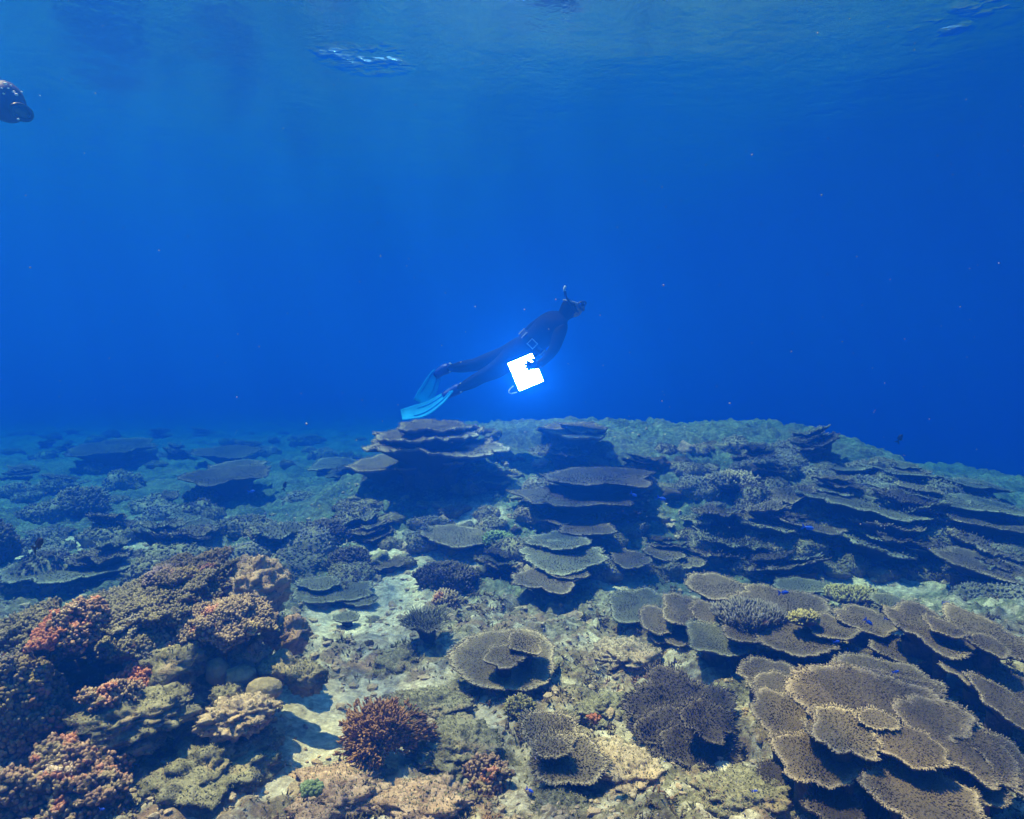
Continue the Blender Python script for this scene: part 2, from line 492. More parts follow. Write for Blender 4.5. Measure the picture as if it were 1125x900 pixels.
# ------------------------------------------------------------------ table coral plates
def plate_geo(rx, ry, seed, lobes=5, lobe=0.18, cup=0.10, thick=0.013, spacing=0.013, nl=0.012, nr=0.0032, rough=0.010, seg=4, wob=0.15, hollow=None):
    """a lobed coral plate lying in x-y around the origin (top near z = 0), and the branchlets that cover it"""
    g = np.random.default_rng(seed)
    ph = g.uniform(0, 20)
    nt, nrr = 120 if max(rx, ry) > 0.2 else 72, 14
    def outline(th):
        w = pnoise(np.cos(th) * 1.3 + ph, np.sin(th) * 1.3, 0.5, seed) * wob * 2
        w2 = pnoise(np.cos(th) * 4.5 + ph, np.sin(th) * 4.5, 3.5, seed) * 0.075
        w3 = pnoise(np.cos(th) * 14 + ph, np.sin(th) * 14, 6.5, seed) * 0.055
        s = np.abs(np.sin(th * lobes / 2 + ph + 1.1 * pnoise(np.cos(th) * 1.1, np.sin(th) * 1.1, ph, seed + 3))) ** 0.55
        return (1 + w + w2 + w3) * (1 - lobe + lobe * s)
    m = min(rx, ry)
    def top(x, y, rho):
        z = cup * m * (rho ** 2) - 0.05 * m * rho ** 6
        z = z + rough * 2.2 * fbm(x * 7 + ph, y * 7, 0.4, 3, seed + 5) * (0.4 + 0.6 * rho) + m * 0.10 * pnoise(x / m * 0.9 + ph, y / m * 0.9, 1.4, seed + 9)
        return z
    th = np.linspace(0, 2 * np.pi, nt + 1)[:-1]
    rho = np.concatenate([[0.001], np.linspace(0.12, 0.93, nrr - 3), [0.975, 1.0]])
    RH, TH = np.meshgrid(rho, th, indexing="ij")
    o = outline(TH)
    X, Y = RH * o * np.cos(TH) * rx, RH * o * np.sin(TH) * ry
    Z = top(X, Y, RH)
    rb = np.array([1.0, 0.96, 0.8, 0.55, 0.3, 0.12])
    RB, TB = np.meshgrid(rb, th, indexing="ij")
    ob = outline(TB)
    XB, YB = RB * ob * np.cos(TB) * rx, RB * ob * np.sin(TB) * ry
    ZB = top(XB, YB, RB) - thick * (0.35 + 0.65 * (RB < 0.99)) - (1 - RB) ** 1.6 * m * 0.55
    v = np.concatenate([np.stack([X, Y, Z], -1).reshape(-1, 3), np.stack([XB, YB, ZB], -1).reshape(-1, 3)])
    nring = len(rho)
    f1 = grid_faces(nring, nt, True)
    f2 = grid_faces(len(rb), nt, True) + nring * nt
    j = np.arange(nt); j2 = (j + 1) % nt
    a = (nring - 1) * nt
    f3 = np.stack([a + j, a + j2, nring * nt + j2, nring * nt + j], -1)
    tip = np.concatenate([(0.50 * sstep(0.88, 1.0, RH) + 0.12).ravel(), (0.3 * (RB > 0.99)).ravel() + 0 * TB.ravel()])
    # branchlets
    area = math.pi * rx * ry * 0.8
    n = int(area / spacing ** 2)
    k = np.arange(n) + 0.5
    r = np.sqrt(k / n) * 0.985
    t = k * 2.399963 + g.normal(0, 0.05, n)
    r = np.clip(r + g.normal(0, 0.012, n), 0.01, 0.99)
    oo = outline(t)
    px, py = r * oo * np.cos(t) * rx, r * oo * np.sin(t) * ry
    # rim row
    ne = int(2 * math.pi * math.sqrt((rx * rx + ry * ry) / 2) / (spacing * 0.62))
    te = np.linspace(0, 2 * np.pi, ne + 1)[:-1] + g.normal(0, 0.01, ne)
    oe = outline(te)
    px = np.concatenate([px, 0.985 * oe * np.cos(te) * rx]); py = np.concatenate([py, 0.985 * oe * np.sin(te) * ry])
    r = np.concatenate([r, np.full(ne, 0.985)])
    pz = top(px, py, r) - 0.003
    out = np.stack([px / rx, py / ry, np.zeros_like(px)], -1)
    out = unit(out)
    w = (0.25 + 0.5 * r + 0.9 * sstep(0.9, 0.98, r))[:, None]
    D = np.array([0, 0, 1.0])[None] + out * w + g.normal(0, 0.22, (len(px), 3))
    L = nl * g.uniform(0.6, 1.35, len(px)) * (1 + 0.55 * (r > 0.95)) * (0.75 + 0.5 * sstep(-.3, .5, pnoise(px * 9, py * 9, 0.3, seed + 21)))
    R = nr * g.uniform(0.8, 1.25, len(px))
    P = np.stack([px, py, pz], -1)
    bv, bf, bt = nubs(P, D, L, R, seg)
    # tips are pale at the rim and only a little paler inside
    br = np.repeat(r, 2 * seg + 1)
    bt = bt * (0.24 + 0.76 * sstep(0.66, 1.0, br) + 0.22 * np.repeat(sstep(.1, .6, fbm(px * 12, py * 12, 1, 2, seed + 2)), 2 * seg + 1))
    return (v, [f1, f2[:, ::1], f3], tip), (bv, bf, np.clip(bt, 0, 1))

def rot_xyz(tx, ty, tz):
    return np.array((Matrix.Rotation(ty, 3, "Y") @ Matrix.Rotation(tx, 3, "X") @ Matrix.Rotation(tz, 3, "Z")))

def plate_object(parent, P, rx, ry, tx, ty, tz, seed, mat, name="plate", **kw):
    (v, f, tip), (bv, bf, bt) = plate_geo(rx, ry, seed, **kw)
    Rm = rot_xyz(tx, ty, 0)
    o0 = np.array(parent.matrix_world.translation) if False else np.array(parent.location)
    T = np.asarray(P) - o0
    p = mesh_obj(name, v @ Rm.T + T, f, mat, parent, attrs={"tip": tip})
    b = mesh_obj("branchlets", bv @ Rm.T + T, bf, mat, p, attrs={"tip": bt})
    b["kind"] = "stuff"
    return p

_stalk_n = 0
def stalk_geo(top, bot, r0, r1, seed):
    g = np.linspace(0, 1, 8); th = np.linspace(0, 2 * np.pi, 17)[:-1]
    G, T = np.meshgrid(g, th, indexing="ij")
    r = r0 + (r1 - r0) * G ** 0.6
    r = r * (1 + 0.25 * pnoise(np.cos(T) * 1.5, np.sin(T) * 1.5, G * 3 + seed, seed))
    c = top[None, None] * (1 - G[..., None]) + bot[None, None] * G[..., None]
    v = c + np.stack([r * np.cos(T), r * np.sin(T), 0 * r], -1)
    return v.reshape(-1, 3), grid_faces(8, 16, True)

seed_c = [100]
def plate_colony(name, label, cat, plates, mat="table", group=None, **kw):
    """plates: (px, py, width px, height px, lift above the floor, tilt towards the camera, roll to the right[, material[, options]])"""
    pts = [ground_at(q[0], q[1], q[4]) for q in plates]
    c = np.mean(pts, 0)
    base = np.array([c[0], c[1], float(height(c[0], c[1]))])
    root = empty(name, base, label, cat, group)
    for q, P in zip(plates, pts):
        px, py, w, h, lift, tx, ty = q[:7]
        mt = q[7] if len(q) > 7 else mat
        op = dict(kw); op.update(q[8] if len(q) > 8 else {})
        tx, ty = math.radians(tx), math.radians(ty)
        dist = np.linalg.norm(P - CAM)
        rx = 0.5 * w * P[1] / FPX
        el = math.asin((CAM[2] - P[2]) / dist)
        ry = min(0.5 * h * P[1] / FPX / max(math.sin(el + tx), 0.12), rx * 1.6)
        seed_c[0] += 1
        near = dist < 4.0
        op.setdefault("spacing", 0.0095 if near else 0.0095 * (dist / 4.0) ** 1.75)
        op.setdefault("nl", 0.0095 if near else 0.0095 * (dist / 4.0) ** 0.6)
        op.setdefault("nr", 0.0031 if near else 0.0031 * (dist / 4.0) ** 0.9)
        op.setdefault("seg", 4 if dist < 5 else 3)
        if max(rx, ry) < 0.13: op.setdefault("lobes", 4)
        plate_object(root, P, rx, ry, tx, ty, 0, seed_c[0], M[mt], **op)
        gz = float(height(P[0], P[1]))
        if P[2] - gz > 0.05:
            m = min(rx, ry)
            tv, tf = stalk_geo(P - base + np.array([0, 0.22 * ry, -0.03 - 0.22 * m + 0.22 * ry * math.sin(tx)]), np.array([P[0], P[1] + 0.35 * ry, gz - 0.06]) - base, m * 0.45, m * 0.36, seed_c[0])
            mesh_obj("stalk", tv, tf, M["rock_dark"], root, attrs={"tip": np.zeros(len(tv))})
    return root

# ------------------------------------------------------------------ rocks and lumps
_ico = {}
def ico(sub):
    if sub not in _ico:
        bm = bmesh.new()
        bmesh.ops.create_icosphere(bm, subdivisions=sub, radius=1.0)
        v = np.array([x.co[:] for x in bm.verts]); f = np.array([[a.index for a in x.verts] for x in bm.faces])
        bm.free()
        _ico[sub] = (v, f)
    return _ico[sub]

def blob_geo(rx, ry, rz, seed, sub=4, amp=0.28, fine=0.10, flat=0.0, freq=1.2, ridg=0.12):
    v, f = ico(sub)
    n = fbm(v[:, 0] * freq + seed, v[:, 1] * freq, v[:, 2] * freq, 3, seed) * amp * 1.6
    n = n - ridg * (1 - 2.4 * np.abs(fbm(v[:, 0] * 2.6, v[:, 1] * 2.6 + seed, v[:, 2] * 2.6, 3, seed + 4)))
    n = n + fine * fbm(v[:, 0] * 7, v[:, 1] * 7 + seed, v[:, 2] * 7, 3, seed + 8)
    n = n + 0.45 * fine * fbm(v[:, 0] * 17, v[:, 1] * 17 + seed, v[:, 2] * 17, 2, seed + 12)
    w = v * (1 + n)[:, None] * np.array([rx, ry, rz])
    if flat: w[:, 2] = np.where(w[:, 2] > flat * rz, flat * rz + (w[:, 2] - flat * rz) * 0.35, w[:, 2])
    return w, f

def vert_normals(v, f):
    n = np.zeros_like(v)
    fn = np.cross(v[f[:, 1]] - v[f[:, 0]], v[f[:, 2]] - v[f[:, 0]])
    for k in range(3): np.add.at(n, f[:, k], fn)
    return unit(n)

def scatter_on(v, f, n, cond=None, g=rng):
    a, b, c = v[f[:, 0]], v[f[:, 1]], v[f[:, 2]]
    fn = np.cross(b - a, c - a); ar = np.linalg.norm(fn, axis=1)
    nn = unit(fn)
    if cond is not None: ar = ar * cond((a + b + c) / 3, nn)
    if ar.sum() <= 0: return np.zeros((0, 3)), np.zeros((0, 3))
    k = g.choice(len(f), n, p=ar / ar.sum())
    u, w = g.random(n), g.random(n)
    s = u + w > 1; u[s], w[s] = 1 - u[s], 1 - w[s]
    return a[k] + (b - a)[k] * u[:, None] + (c - a)[k] * w[:, None], nn[k]

rock_n = [500]
def px_frame(px, py, depth=None, lift=0.0):
    return at(px, py, depth) if depth else ground_at(px, py, lift)

def rock(name, label, px, py, w, h, mat, depth=None, low=False, lift=0.0, ry=None, group=None, sub=4, turf=0, sink=0.0, cat="rock", rot=0.0, **kw):
    """a reef rock seen at a pixel, with its apparent width and height in pixels"""
    P = px_frame(px, py, depth, lift)
    rx = 0.5 * w * P[1] / FPX; rz = 0.5 * h * P[1] / FPX * 1.0
    rock_n[0] += 1
    if low:
        ry = min(rz / 0.5, rx * 1.2); rz = 0.42 * min(rx, ry)
    kw.setdefault("amp", 0.42); kw.setdefault("fine", 0.22); kw.setdefault("ridg", 0.2)
    v, f = blob_geo(rx, ry or rx * 0.8, rz, rock_n[0], sub, **kw)
    if rot:
        v = v @ rot_xyz(0, math.radians(rot), 0).T
    o = mesh_obj(name, v, f, M[mat], None, attrs={"tip": np.zeros(len(v))})
    o.location = P
    tag(o, label, cat, group)
    if turf:
        p, n = scatter_on(v, f, turf, lambda c, nn: np.clip(nn[:, 2] + 0.55, 0, 1))
        add_turf(o, p, n)
    return o

M["turf"] = mat_coral("algae_turf", (0.120, 0.112, 0.062), (0.32, 0.295, 0.19), (0.075, 0.070, 0.042), scale=4, patch=[((0.20, 0.125, 0.085), 0.54), ((0.22, 0.19, 0.14), 0.55)])
def turf_geo(p, n, ln=0.011):
    m = len(p)
    D = n + rng.normal(0, 0.55, (m, 3))
    return nubs(p - n * 0.004, D, ln * rng.uniform(0.4, 1.5, m), 0.0022 * rng.uniform(0.6, 1.8, m), 3, bend=0.5)
def add_turf(o, p, n, ln=0.011):
    v, f, t = turf_geo(p, n, ln)
    b = mesh_obj("algae_turf", v, f, M["turf"], o, attrs={"tip": t})
    b["kind"] = "stuff"

def lump_coral(name, label, px, py, w, h, mat, depth=None, lift=0.0, ry=None, group=None, count=900, nl=0.032, nr=0.0085, rot=0.0, roty=0.0, sub=4, cat="coral",
               zmin=-0.35, seg=5, body="rock_dark", bulge=1.15, bend=0.2, spread=0.3, **kw):
    """a coral head: a lumpy body with stubby fingers over its upper side"""
    P = px_frame(px, py, depth, lift)
    rx = 0.5 * w * P[1] / FPX; rz = 0.5 * h * P[1] / FPX
    rock_n[0] += 1
    v, f = blob_geo(rx, ry or rx * 0.8, rz, rock_n[0], sub, **kw)
    v = v @ rot_xyz(math.radians(rot), math.radians(roty), 0).T
    root = empty(name, P, label, cat, group)
    mesh_obj("body", v, f, M[body], root, attrs={"tip": np.zeros(len(v))})
    p, n = scatter_on(v, f, count, lambda c, nn: np.clip((nn[:, 2] - zmin) * 3, 0, 1))
    D = n + rng.normal(0, spread, p.shape) + np.array([0, 0, 0.35])
    L = nl * rng.uniform(0.55, 1.35, count); R = nr * rng.uniform(0.75, 1.3, count)
    bv, bf, bt = nubs(p - n * 0.006, D, L, R, seg, bulge=bulge, bend=bend)
    b = mesh_obj("fingers", bv, bf, M[mat], root, attrs={"tip": bt * 0.75})
    b["kind"] = "stuff"
    return root
# ------------------------------------------------------------------ right foreground colonies
plate_colony("table_coral", "huge tiered brown table coral with pale knobbly crests, front right corner", "coral", [
    (916, 886, 66, 40, 0.15, 12, 5, "table_dark"),
    (850, 850, 34, 24, 0.08, 12, 0, "table_dark"),
    (1078, 864, 62, 36, 0.22, 14, 10),
    (1010, 872, 140, 72, 0.25, 14, 6),
    (1100, 832, 70, 108, 0.24, 14, 16),
    (872, 792, 80, 108, 0.25, 12, -8),
    (898, 834, 98, 62, 0.25, 16, -4),
    (1052, 812, 118, 84, 0.28, 12, 16),
    (1108, 775, 70, 60, 0.18, 10, 18),
    (842, 742, 70, 40, 0.14, 8, 0),
    (862, 762, 66, 40, 0.20, 10, -4),
    (972, 738, 126, 30, 0.24, 6, 10, "table_pale"),
    (985, 752, 120, 24, 0.27, 8, 10),
    (962, 776, 196, 88, 0.32, 15, 9, "table", {"lobes": 6, "lobe": 0.10, "wob": 0.10}),
    (1006, 822, 74, 42, 0.33, 12, 6),
    (930, 806, 70, 48, 0.355, 14, -2, "table_pale"),
    (963, 791, 44, 20, 0.37, 8, 4, "table_pale"),
    (898, 800, 26, 30, 0.355, 8, -4, "table_pale")], lobes=7, lobe=0.14, wob=0.15)

plate_colony("table_coral", "dark bushy purplish table coral left of the huge tiered one", "coral", [
    (768, 822, 96, 44, 0.05, 26, 6),
    (720, 806, 60, 54, 0.05, 24, -12),
    (748, 804, 122, 62, 0.09, 26, -2),
    (748, 778, 132, 74, 0.12, 24, 2),
    (774, 790, 58, 44, 0.16, 22, 10)], mat="table_dark", lobe=0.22, nl=0.016, rough=0.03, spacing=0.012)

plate_colony("table_coral", "spread of thin overlapping plates with pale rims, left end of the right-hand bank", "coral", [
    (700, 665, 72, 40, 0.12, 6, -2, "table_grey"),
    (722, 682, 42, 30, 0.12, 8, 0),
    (728, 700, 30, 12, 0.06, 8, 0), (744, 702, 26, 14, 0.06, 8, 0),
    (752, 672, 50, 52, 0.17, 10, -2),
    (776, 673, 38, 30, 0.20, 8, 2),
    (790, 646, 76, 28, 0.22, 6, 3),
    (790, 702, 78, 38, 0.15, 10, 3, "table_grey"),
    (813, 696, 46, 20, 0.19, 8, 2)], lobes=4, rough=0.008)

plate_colony("table_coral", "broad flat brown plates layered in the middle of the right-hand bank", "coral", [
    (860, 664, 104, 38, 0.18, 6, 3),
    (885, 644, 66, 16, 0.14, 4, 3, "table_grey"),
    (876, 703, 96, 38, 0.15, 9, 3),
    (912, 690, 60, 28, 0.19, 8, 4),
    (940, 720, 70, 22, 0.10, 8, 4),
    (952, 682, 66, 30, 0.20, 8, 6),
    (980, 663, 46, 20, 0.16, 5, 6, "table_grey")], lobes=4, rough=0.008)

plate_colony("table_coral", "large dark round plate with raised lobes beside the right edge of the frame", "coral", [
    (986, 713, 64, 32, 0.12, 9, 8),
    (1092, 748, 108, 50, 0.16, 10, 8),
    (1092, 702, 82, 60, 0.22, 9, 9),
    (1020, 694, 92, 58, 0.25, 9, 8),
    (1038, 690, 36, 22, 0.32, 6, 4),
    (1085, 708, 40, 22, 0.30, 6, 4)], mat="table", lobes=4, rough=0.009)

lump_coral("staghorn_coral", "grey blue bed of pointed staghorn branches among the brown plates", 822, 678, 72, 20, "staghorn", lift=0.20, ry=0.22, count=900, nl=0.05, nr=0.005, seg=4, zmin=0.0, bulge=0.8, cat="coral")
lump_coral("branching_coral", "small yellow green coral tuft between the staghorn bed and brown plate", 884, 681, 30, 14, "yellow", lift=0.24, count=260, nl=0.03, nr=0.006, zmin=0.0)
lump_coral("branching_coral", "yellowish knobbly coral along the back edge of the right-hand bank", 935, 655, 60, 16, "yellow", lift=0.12, count=420, nl=0.035, nr=0.007, zmin=0.0)

# ------------------------------------------------------------------ middle colonies
plate_colony("table_coral", "single wide oval table coral with two small upper plates, centre of the sand and turf", "coral", [
    (555, 724, 126, 64, 0.13, 11, 3, "table_pale", {"lobes": 3, "lobe": 0.1, "wob": 0.08}),
    (553, 722, 42, 26, 0.20, 10, 2, "table_pale"),
    (577, 707, 40, 22, 0.23, 9, 4, "table_pale")])
plate_colony("table_coral", "fan shaped table coral with bright white fringe below the oval one", "coral", [
    (622, 836, 90, 54, 0.11, 14, -3, "table_pale", {"lobes": 3, "lobe": 0.12}),
    (604, 800, 62, 38, 0.15, 12, -3, "table_pale"),
    (606, 822, 44, 22, 0.17, 10, -4, "table_pale")], nl=0.016)
plate_colony("table_coral", "stacked grey table coral with drooping lower plate before the ridge", "coral", [
    (600, 637, 78, 26, 0.16, 7, 1),
    (625, 631, 40, 12, 0.20, 7, 0),
    (690, 613, 44, 24, 0.16, 6, 4),
    (622, 612, 98, 34, 0.24, 8, 0, "table_grey", {"lobes": 6}),
    (648, 582, 62, 18, 0.24, 5, 0),
    (612, 595, 76, 22, 0.28, 6, 0, "table_grey")])
plate_colony("table_coral", "wide stacked table coral on the ridge just under the blue fins", "coral", [
    (366, 510, 50, 14, 0.16, 4, -2),
    (420, 512, 76, 18, 0.22, 4, -2),
    (449, 512, 32, 9, 0.32, 4, 0),
    (495, 506, 34, 10, 0.36, 4, 0),
    (476, 492, 152, 20, 0.46, 4, 2, "table", {"lobes": 9, "rough": 0.03}),
    (468, 479, 124, 16, 0.54, 3, -3, "table", {"rough": 0.03}),
    (480, 470, 84, 12, 0.58, 3, 3, "table", {"rough": 0.03})], thick=0.03)
plate_colony("table_coral", "small domed table coral on top of the ridge below the white slate", "coral", [
    (630, 474, 68, 20, 0.30, 5, 0, "table_pale"),
    (640, 470, 48, 14, 0.36, 5, 0)], thick=0.035)
plate_colony("table_coral", "dim broad dark table coral midway up the centre slope", "coral", [
    (613, 568, 52, 15, 0.14, 5, 0),
    (640, 546, 156, 26, 0.22, 5, 0, "table_dark", {"lobes": 8}),
    (655, 526, 124, 20, 0.30, 4, 0, "table_dark")])
plate_colony("table_coral", "low cluster of flat plates with thin pale rims right of the mossy boulder", "coral", [
    (365, 650, 92, 26, 0.06, 5, 0, "table_grey"),
    (350, 641, 52, 14, 0.11, 4, 0, "table_grey"),
    (396, 660, 36, 12, 0.06, 6, -3, "table_grey"),
    (327, 656, 22, 10, 0.06, 6, 3, "table_grey"),
    (381, 678, 30, 11, 0.05, 6, 0, "table_grey")])
plate_colony("table_coral", "small round bristly table coral with white rim and dark shadow below", "coral", [
    (468, 686, 44, 24, 0.15, 8, 0, "table_grey", {"lobes": 5, "nl": 0.034, "cup": 0.3})])
plate_colony("table_coral", "faint flat plate beside the green coral", "coral", [(502, 590, 76, 22, 0.12, 6, 4, "table_pale")])
plate_colony("table_coral", "little bright rimmed plate just behind the right-hand bank", "coral", [(755, 616, 46, 18, 0.12, 6, 0, "table_pale"), (728, 606, 40, 18, 0.14, 6, 0)])
plate_colony("table_coral", "tilted pale plate with bright corner on the mid right slope", "coral", [(836, 570, 50, 26, 0.14, 10, 8, "table_pale")])
lump_coral("branching_coral", "bright green coral clump on the near edge of the centre slope", 546, 596, 32, 18, "green", lift=0.10, count=320, nl=0.045, nr=0.011, zmin=-0.2)
lump_coral("branching_coral", "pale yellowish branching clump behind the small bristly table coral", 490, 662, 28, 18, "finger_pink", lift=0.06, count=240, nl=0.045, nr=0.009, zmin=-0.2)

# ------------------------------------------------------------------ right terraces
plate_colony("table_coral", "upper long terrace of pale edged plates falling to the right edge", "coral", [
    (920, 512, 70, 12, 0.12, 3, 5), (985, 518, 84, 12, 0.14, 3, 7), (1062, 532, 100, 12, 0.16, 3, 8),
    (1012, 538, 48, 11, 0.24, 4, 8, "table_pale"), (1050, 552, 180, 22, 0.22, 4, 9, "table_grey", {"lobes": 9})], mat="table_grey")
plate_colony("table_coral", "middle dark shelf of layered plates above the sand pocket", "coral", [
    (945, 556, 140, 30, 0.22, 4, 9, "table_grey", {"lobes": 8}), (1082, 574, 120, 22, 0.20, 4, 9), (895, 574, 90, 22, 0.16, 5, 8)])
plate_colony("table_coral", "lowest sloping shelf of plates right of the sand pocket", "coral", [
    (1010, 598, 120, 22, 0.18, 5, 10, "table_grey", {"lobes": 7}), (1085, 624, 120, 36, 0.18, 5, 10)])
plate_colony("table_coral", "knobbly dim table coral left of the dark gully on the right slope", "coral", [
    (806, 592, 80, 24, 0.14, 5, 4, "table_grey"), (790, 606, 56, 16, 0.10, 6, 2)], nl=0.05, rough=0.03)

# ------------------------------------------------------------------ left distance
plate_colony("table_coral", "broad dim plate coral below the dark fish, lower left distance", "coral", [
    (82, 624, 150, 34, 0.10, 5, -2, "table_grey", {"lobes": 7}), (30, 632, 60, 18, 0.10, 5, 0, "table_grey")])
plate_colony("table_coral", "flat dim table coral with lit rim above the left outcrop", "coral", [
    (199, 582, 82, 20, 0.16, 4, 0, "table_grey"), (206, 592, 62, 10, 0.10, 4, 0)])
plate_colony("table_coral", "far dim table coral, left of the ridge table", "coral", [
    (249, 524, 88, 22, 0.30, 4, 0, "table_dark"), (262, 514, 60, 12, 0.36, 3, 0)])
plate_colony("table_coral", "far dark table coral, farthest back on the left", "coral", [(121, 494, 86, 16, 0.35, 3, 0, "table_dark"), (249, 498, 74, 12, 0.3, 3, 0, "table_dark")])
lump_coral("coral_mound", "dark round coral head in the left distance above the broad plate", 89, 556, 62, 36, "finger_olive", lift=0.15, count=700, nl=0.06, nr=0.015, zmin=-0.2)
lump_coral("coral_mound", "dark shadowy coral head cut by the left frame edge", -14, 602, 60, 56, "table_dark", lift=0.18, count=900, nl=0.06, nr=0.014, zmin=-0.2)
lump_coral("coral_mound", "blue grey coral mound left of the pale sand channel", 385, 618, 44, 28, "table_dark", lift=0.05, count=500, nl=0.04, nr=0.009, zmin=-0.2)
lump_coral("coral_mound", "bushy dark mound behind the small bristly table coral", 490, 636, 70, 34, "table_dark", lift=0.05, count=900, nl=0.04, nr=0.008, zmin=-0.2)
lump_coral("coral_mound", "low dark bushy mound left of the drooping stacked coral", 355, 590, 70, 30, "table_dark", lift=0.05, count=800, nl=0.05, nr=0.01, zmin=-0.2)
lump_coral("coral_mound", "pale domed coral patch on the upper right slope", 802, 530, 60, 18, "table_pale", lift=0.10, count=500, nl=0.05, nr=0.014, zmin=-0.1)

# ------------------------------------------------------------------ left outcrop
rock("reef_rock", "large dark rock that carries the left coral ledge", 120, 762, 320, 150, "rock_dark", depth=3.75, ry=0.42, sub=5, amp=0.16, turf=2800)
lump_coral("finger_coral", "long ledge of stubby olive finger coral along the top of the left outcrop", 160, 668, 190, 62, "finger_olive", depth=3.6, ry=0.30, count=5760, nl=0.021, nr=0.0070, roty=-17, rot=14, sub=5, amp=0.42, fine=0.2, ridg=0.25, flat=0.35, zmin=-0.1)
lump_coral("finger_coral", "pinkish yellow finger coral ledge overhanging the cave at the outcrop's right", 246, 682, 120, 40, "finger_pink", depth=3.45, ry=0.17, count=2720, nl=0.021, nr=0.0070, roty=2, rot=20, sub=4, amp=0.42, fine=0.2, ridg=0.25, zmin=-0.15)
lump_coral("finger_coral", "mixed red, olive and lilac finger coral on the crest beside the mossy boulder", 205, 640, 110, 50, "finger", depth=3.75, ry=0.26, count=2720, nl=0.021, nr=0.0070, roty=-12, rot=10, sub=4, amp=0.42, fine=0.2, ridg=0.25, zmin=-0.1)
rock("boulder", "mossy boulder with sunlit top at the right end of the outcrop", 268, 650, 104, 84, "rock_pale", depth=3.85, ry=0.24, sub=5, turf=2016, amp=0.2)
lump_coral("finger_coral", "grey green finger coral slope at the left frame edge", 22, 712, 150, 60, "finger_olive", depth=3.35, ry=0.26, count=3840, nl=0.021, nr=0.0070, roty=-18, rot=12, sub=5, amp=0.42, fine=0.2, ridg=0.25, zmin=-0.1)
lump_coral("finger_coral", "thick knobby brown finger coral hanging down the left frame edge", 22, 782, 100, 140, "finger", depth=3.05, ry=0.20, count=3200, nl=0.021, nr=0.0085, sub=5, amp=0.42, fine=0.2, ridg=0.25, zmin=-0.75, rot=10)
lump_coral("crust", "bright orange red crust on the shoulder of the left outcrop", 56, 694, 38, 20, "red", depth=3.12, ry=0.12, count=700, nl=0.022, nr=0.008, roty=-10, rot=25, zmin=-0.4, cat="red crust", amp=0.6, fine=0.25, ridg=0.3)
lump_coral("crust", "pink and rust crust running down from the orange shoulder", 88, 690, 56, 46, "redpink", depth=3.16, ry=0.12, count=700, nl=0.022, nr=0.008, rot=25, zmin=-0.5, cat="red crust", amp=0.6, fine=0.25, ridg=0.3)
lump_coral("crust", "orange red crust below the overhang in the middle of the outcrop", 150, 744, 56, 22, "red", depth=3.26, ry=0.10, count=700, nl=0.02, nr=0.008, roty=-10, rot=30, zmin=-0.5, cat="red crust", amp=0.6, fine=0.25, ridg=0.3)
lump_coral("crust", "dark red crust under the finger coral ledge", 200, 704, 70, 28, "redpink", depth=3.42, ry=0.12, count=600, nl=0.022, nr=0.008, rot=30, zmin=-0.5, cat="red crust", amp=0.6, fine=0.25, ridg=0.3)
lump_coral("finger_coral", "dark green finger coral clump inside the overhang", 145, 712, 70, 34, "finger_olive", depth=3.36, ry=0.12, count=960, nl=0.021, nr=0.0070, zmin=-0.4)
rock("reef_rock", "dark rounded rock in the shade under the ledge", 188, 730, 90, 56, "rock_turf", depth=3.36, ry=0.16, turf=1008)
rock("reef_rock", "long turf covered rock below the red crust", 150, 786, 134, 52, "rock_turf", depth=3.05, ry=0.20, rot=-6, turf=1904, sub=5)
lump_coral("crust", "pinkish crust on the left end of the long turf rock", 120, 764, 60, 28, "redpink", depth=3.02, ry=0.10, count=500, nl=0.02, nr=0.007, zmin=-0.4, cat="red crust", amp=0.6, fine=0.25, ridg=0.3)
lump_coral("crust", "large red and white speckled crust mound in the bottom left corner", 74, 872, 150, 90, "redpink", depth=2.75, ry=0.22, count=2600, nl=0.024, nr=0.0085, zmin=-0.4, sub=5, cat="red crust", amp=0.6, fine=0.25, ridg=0.3, spread=0.6)
rock("stone", "grey stone above the speckled red mound", 104, 832, 44, 34, "cobble", depth=2.88, turf=336)
rock("stone", "pale grey stone right of the grey one in the gully", 154, 818, 52, 24, "cobble", depth=2.98, turf=280)
rock("boulder", "dark boulder with a red patch under the finger coral ledge", 273, 722, 52, 56, "rock_pink", depth=3.5, turf=560)
rock("boulder", "lumpy sunlit boulder with pink top right of the outcrop", 317, 698, 58, 44, "rock_pink", depth=3.75, turf=560)
rock("boulder", "brown rounded boulder below the lumpy pink one", 308, 735, 56, 42, "cobble", depth=3.45, turf=560)
rock("boulder", "grey turf boulder at the edge of the pale sand", 336, 745, 48, 36, "rock_turf", depth=3.4, turf=560)
rock("stone", "smooth olive oval stone at the head of the sand gully", 291, 757, 40, 26, "cobble", depth=3.28, amp=0.1, fine=0.02, ridg=0.03)
rock("stone", "angular grey stone left of the smooth olive one", 264, 743, 36, 26, "cobble", depth=3.36, amp=0.2, fine=0.03, ridg=0.05)
rock("stone", "small squarish green grey stone beneath the cave", 239, 738, 28, 32, "cobble", depth=3.38, amp=0.15, fine=0.03, ridg=0.05)
rock("stone", "brown stone in the gully below the squarish one", 250, 764, 40, 26, "rock_turf", depth=3.24, turf=280)
rock("reef_rock", "big turf mound between the red corner mound and the sand gully", 236, 838, 150, 120, "rock_turf", lift=0.0, low=True, sub=5, turf=5823)
rock("reef_rock", "pale crumbly rock at the top of the turf mound", 262, 786, 80, 46, "rock_pale", depth=3.12, ry=0.16, sub=5, turf=1008)

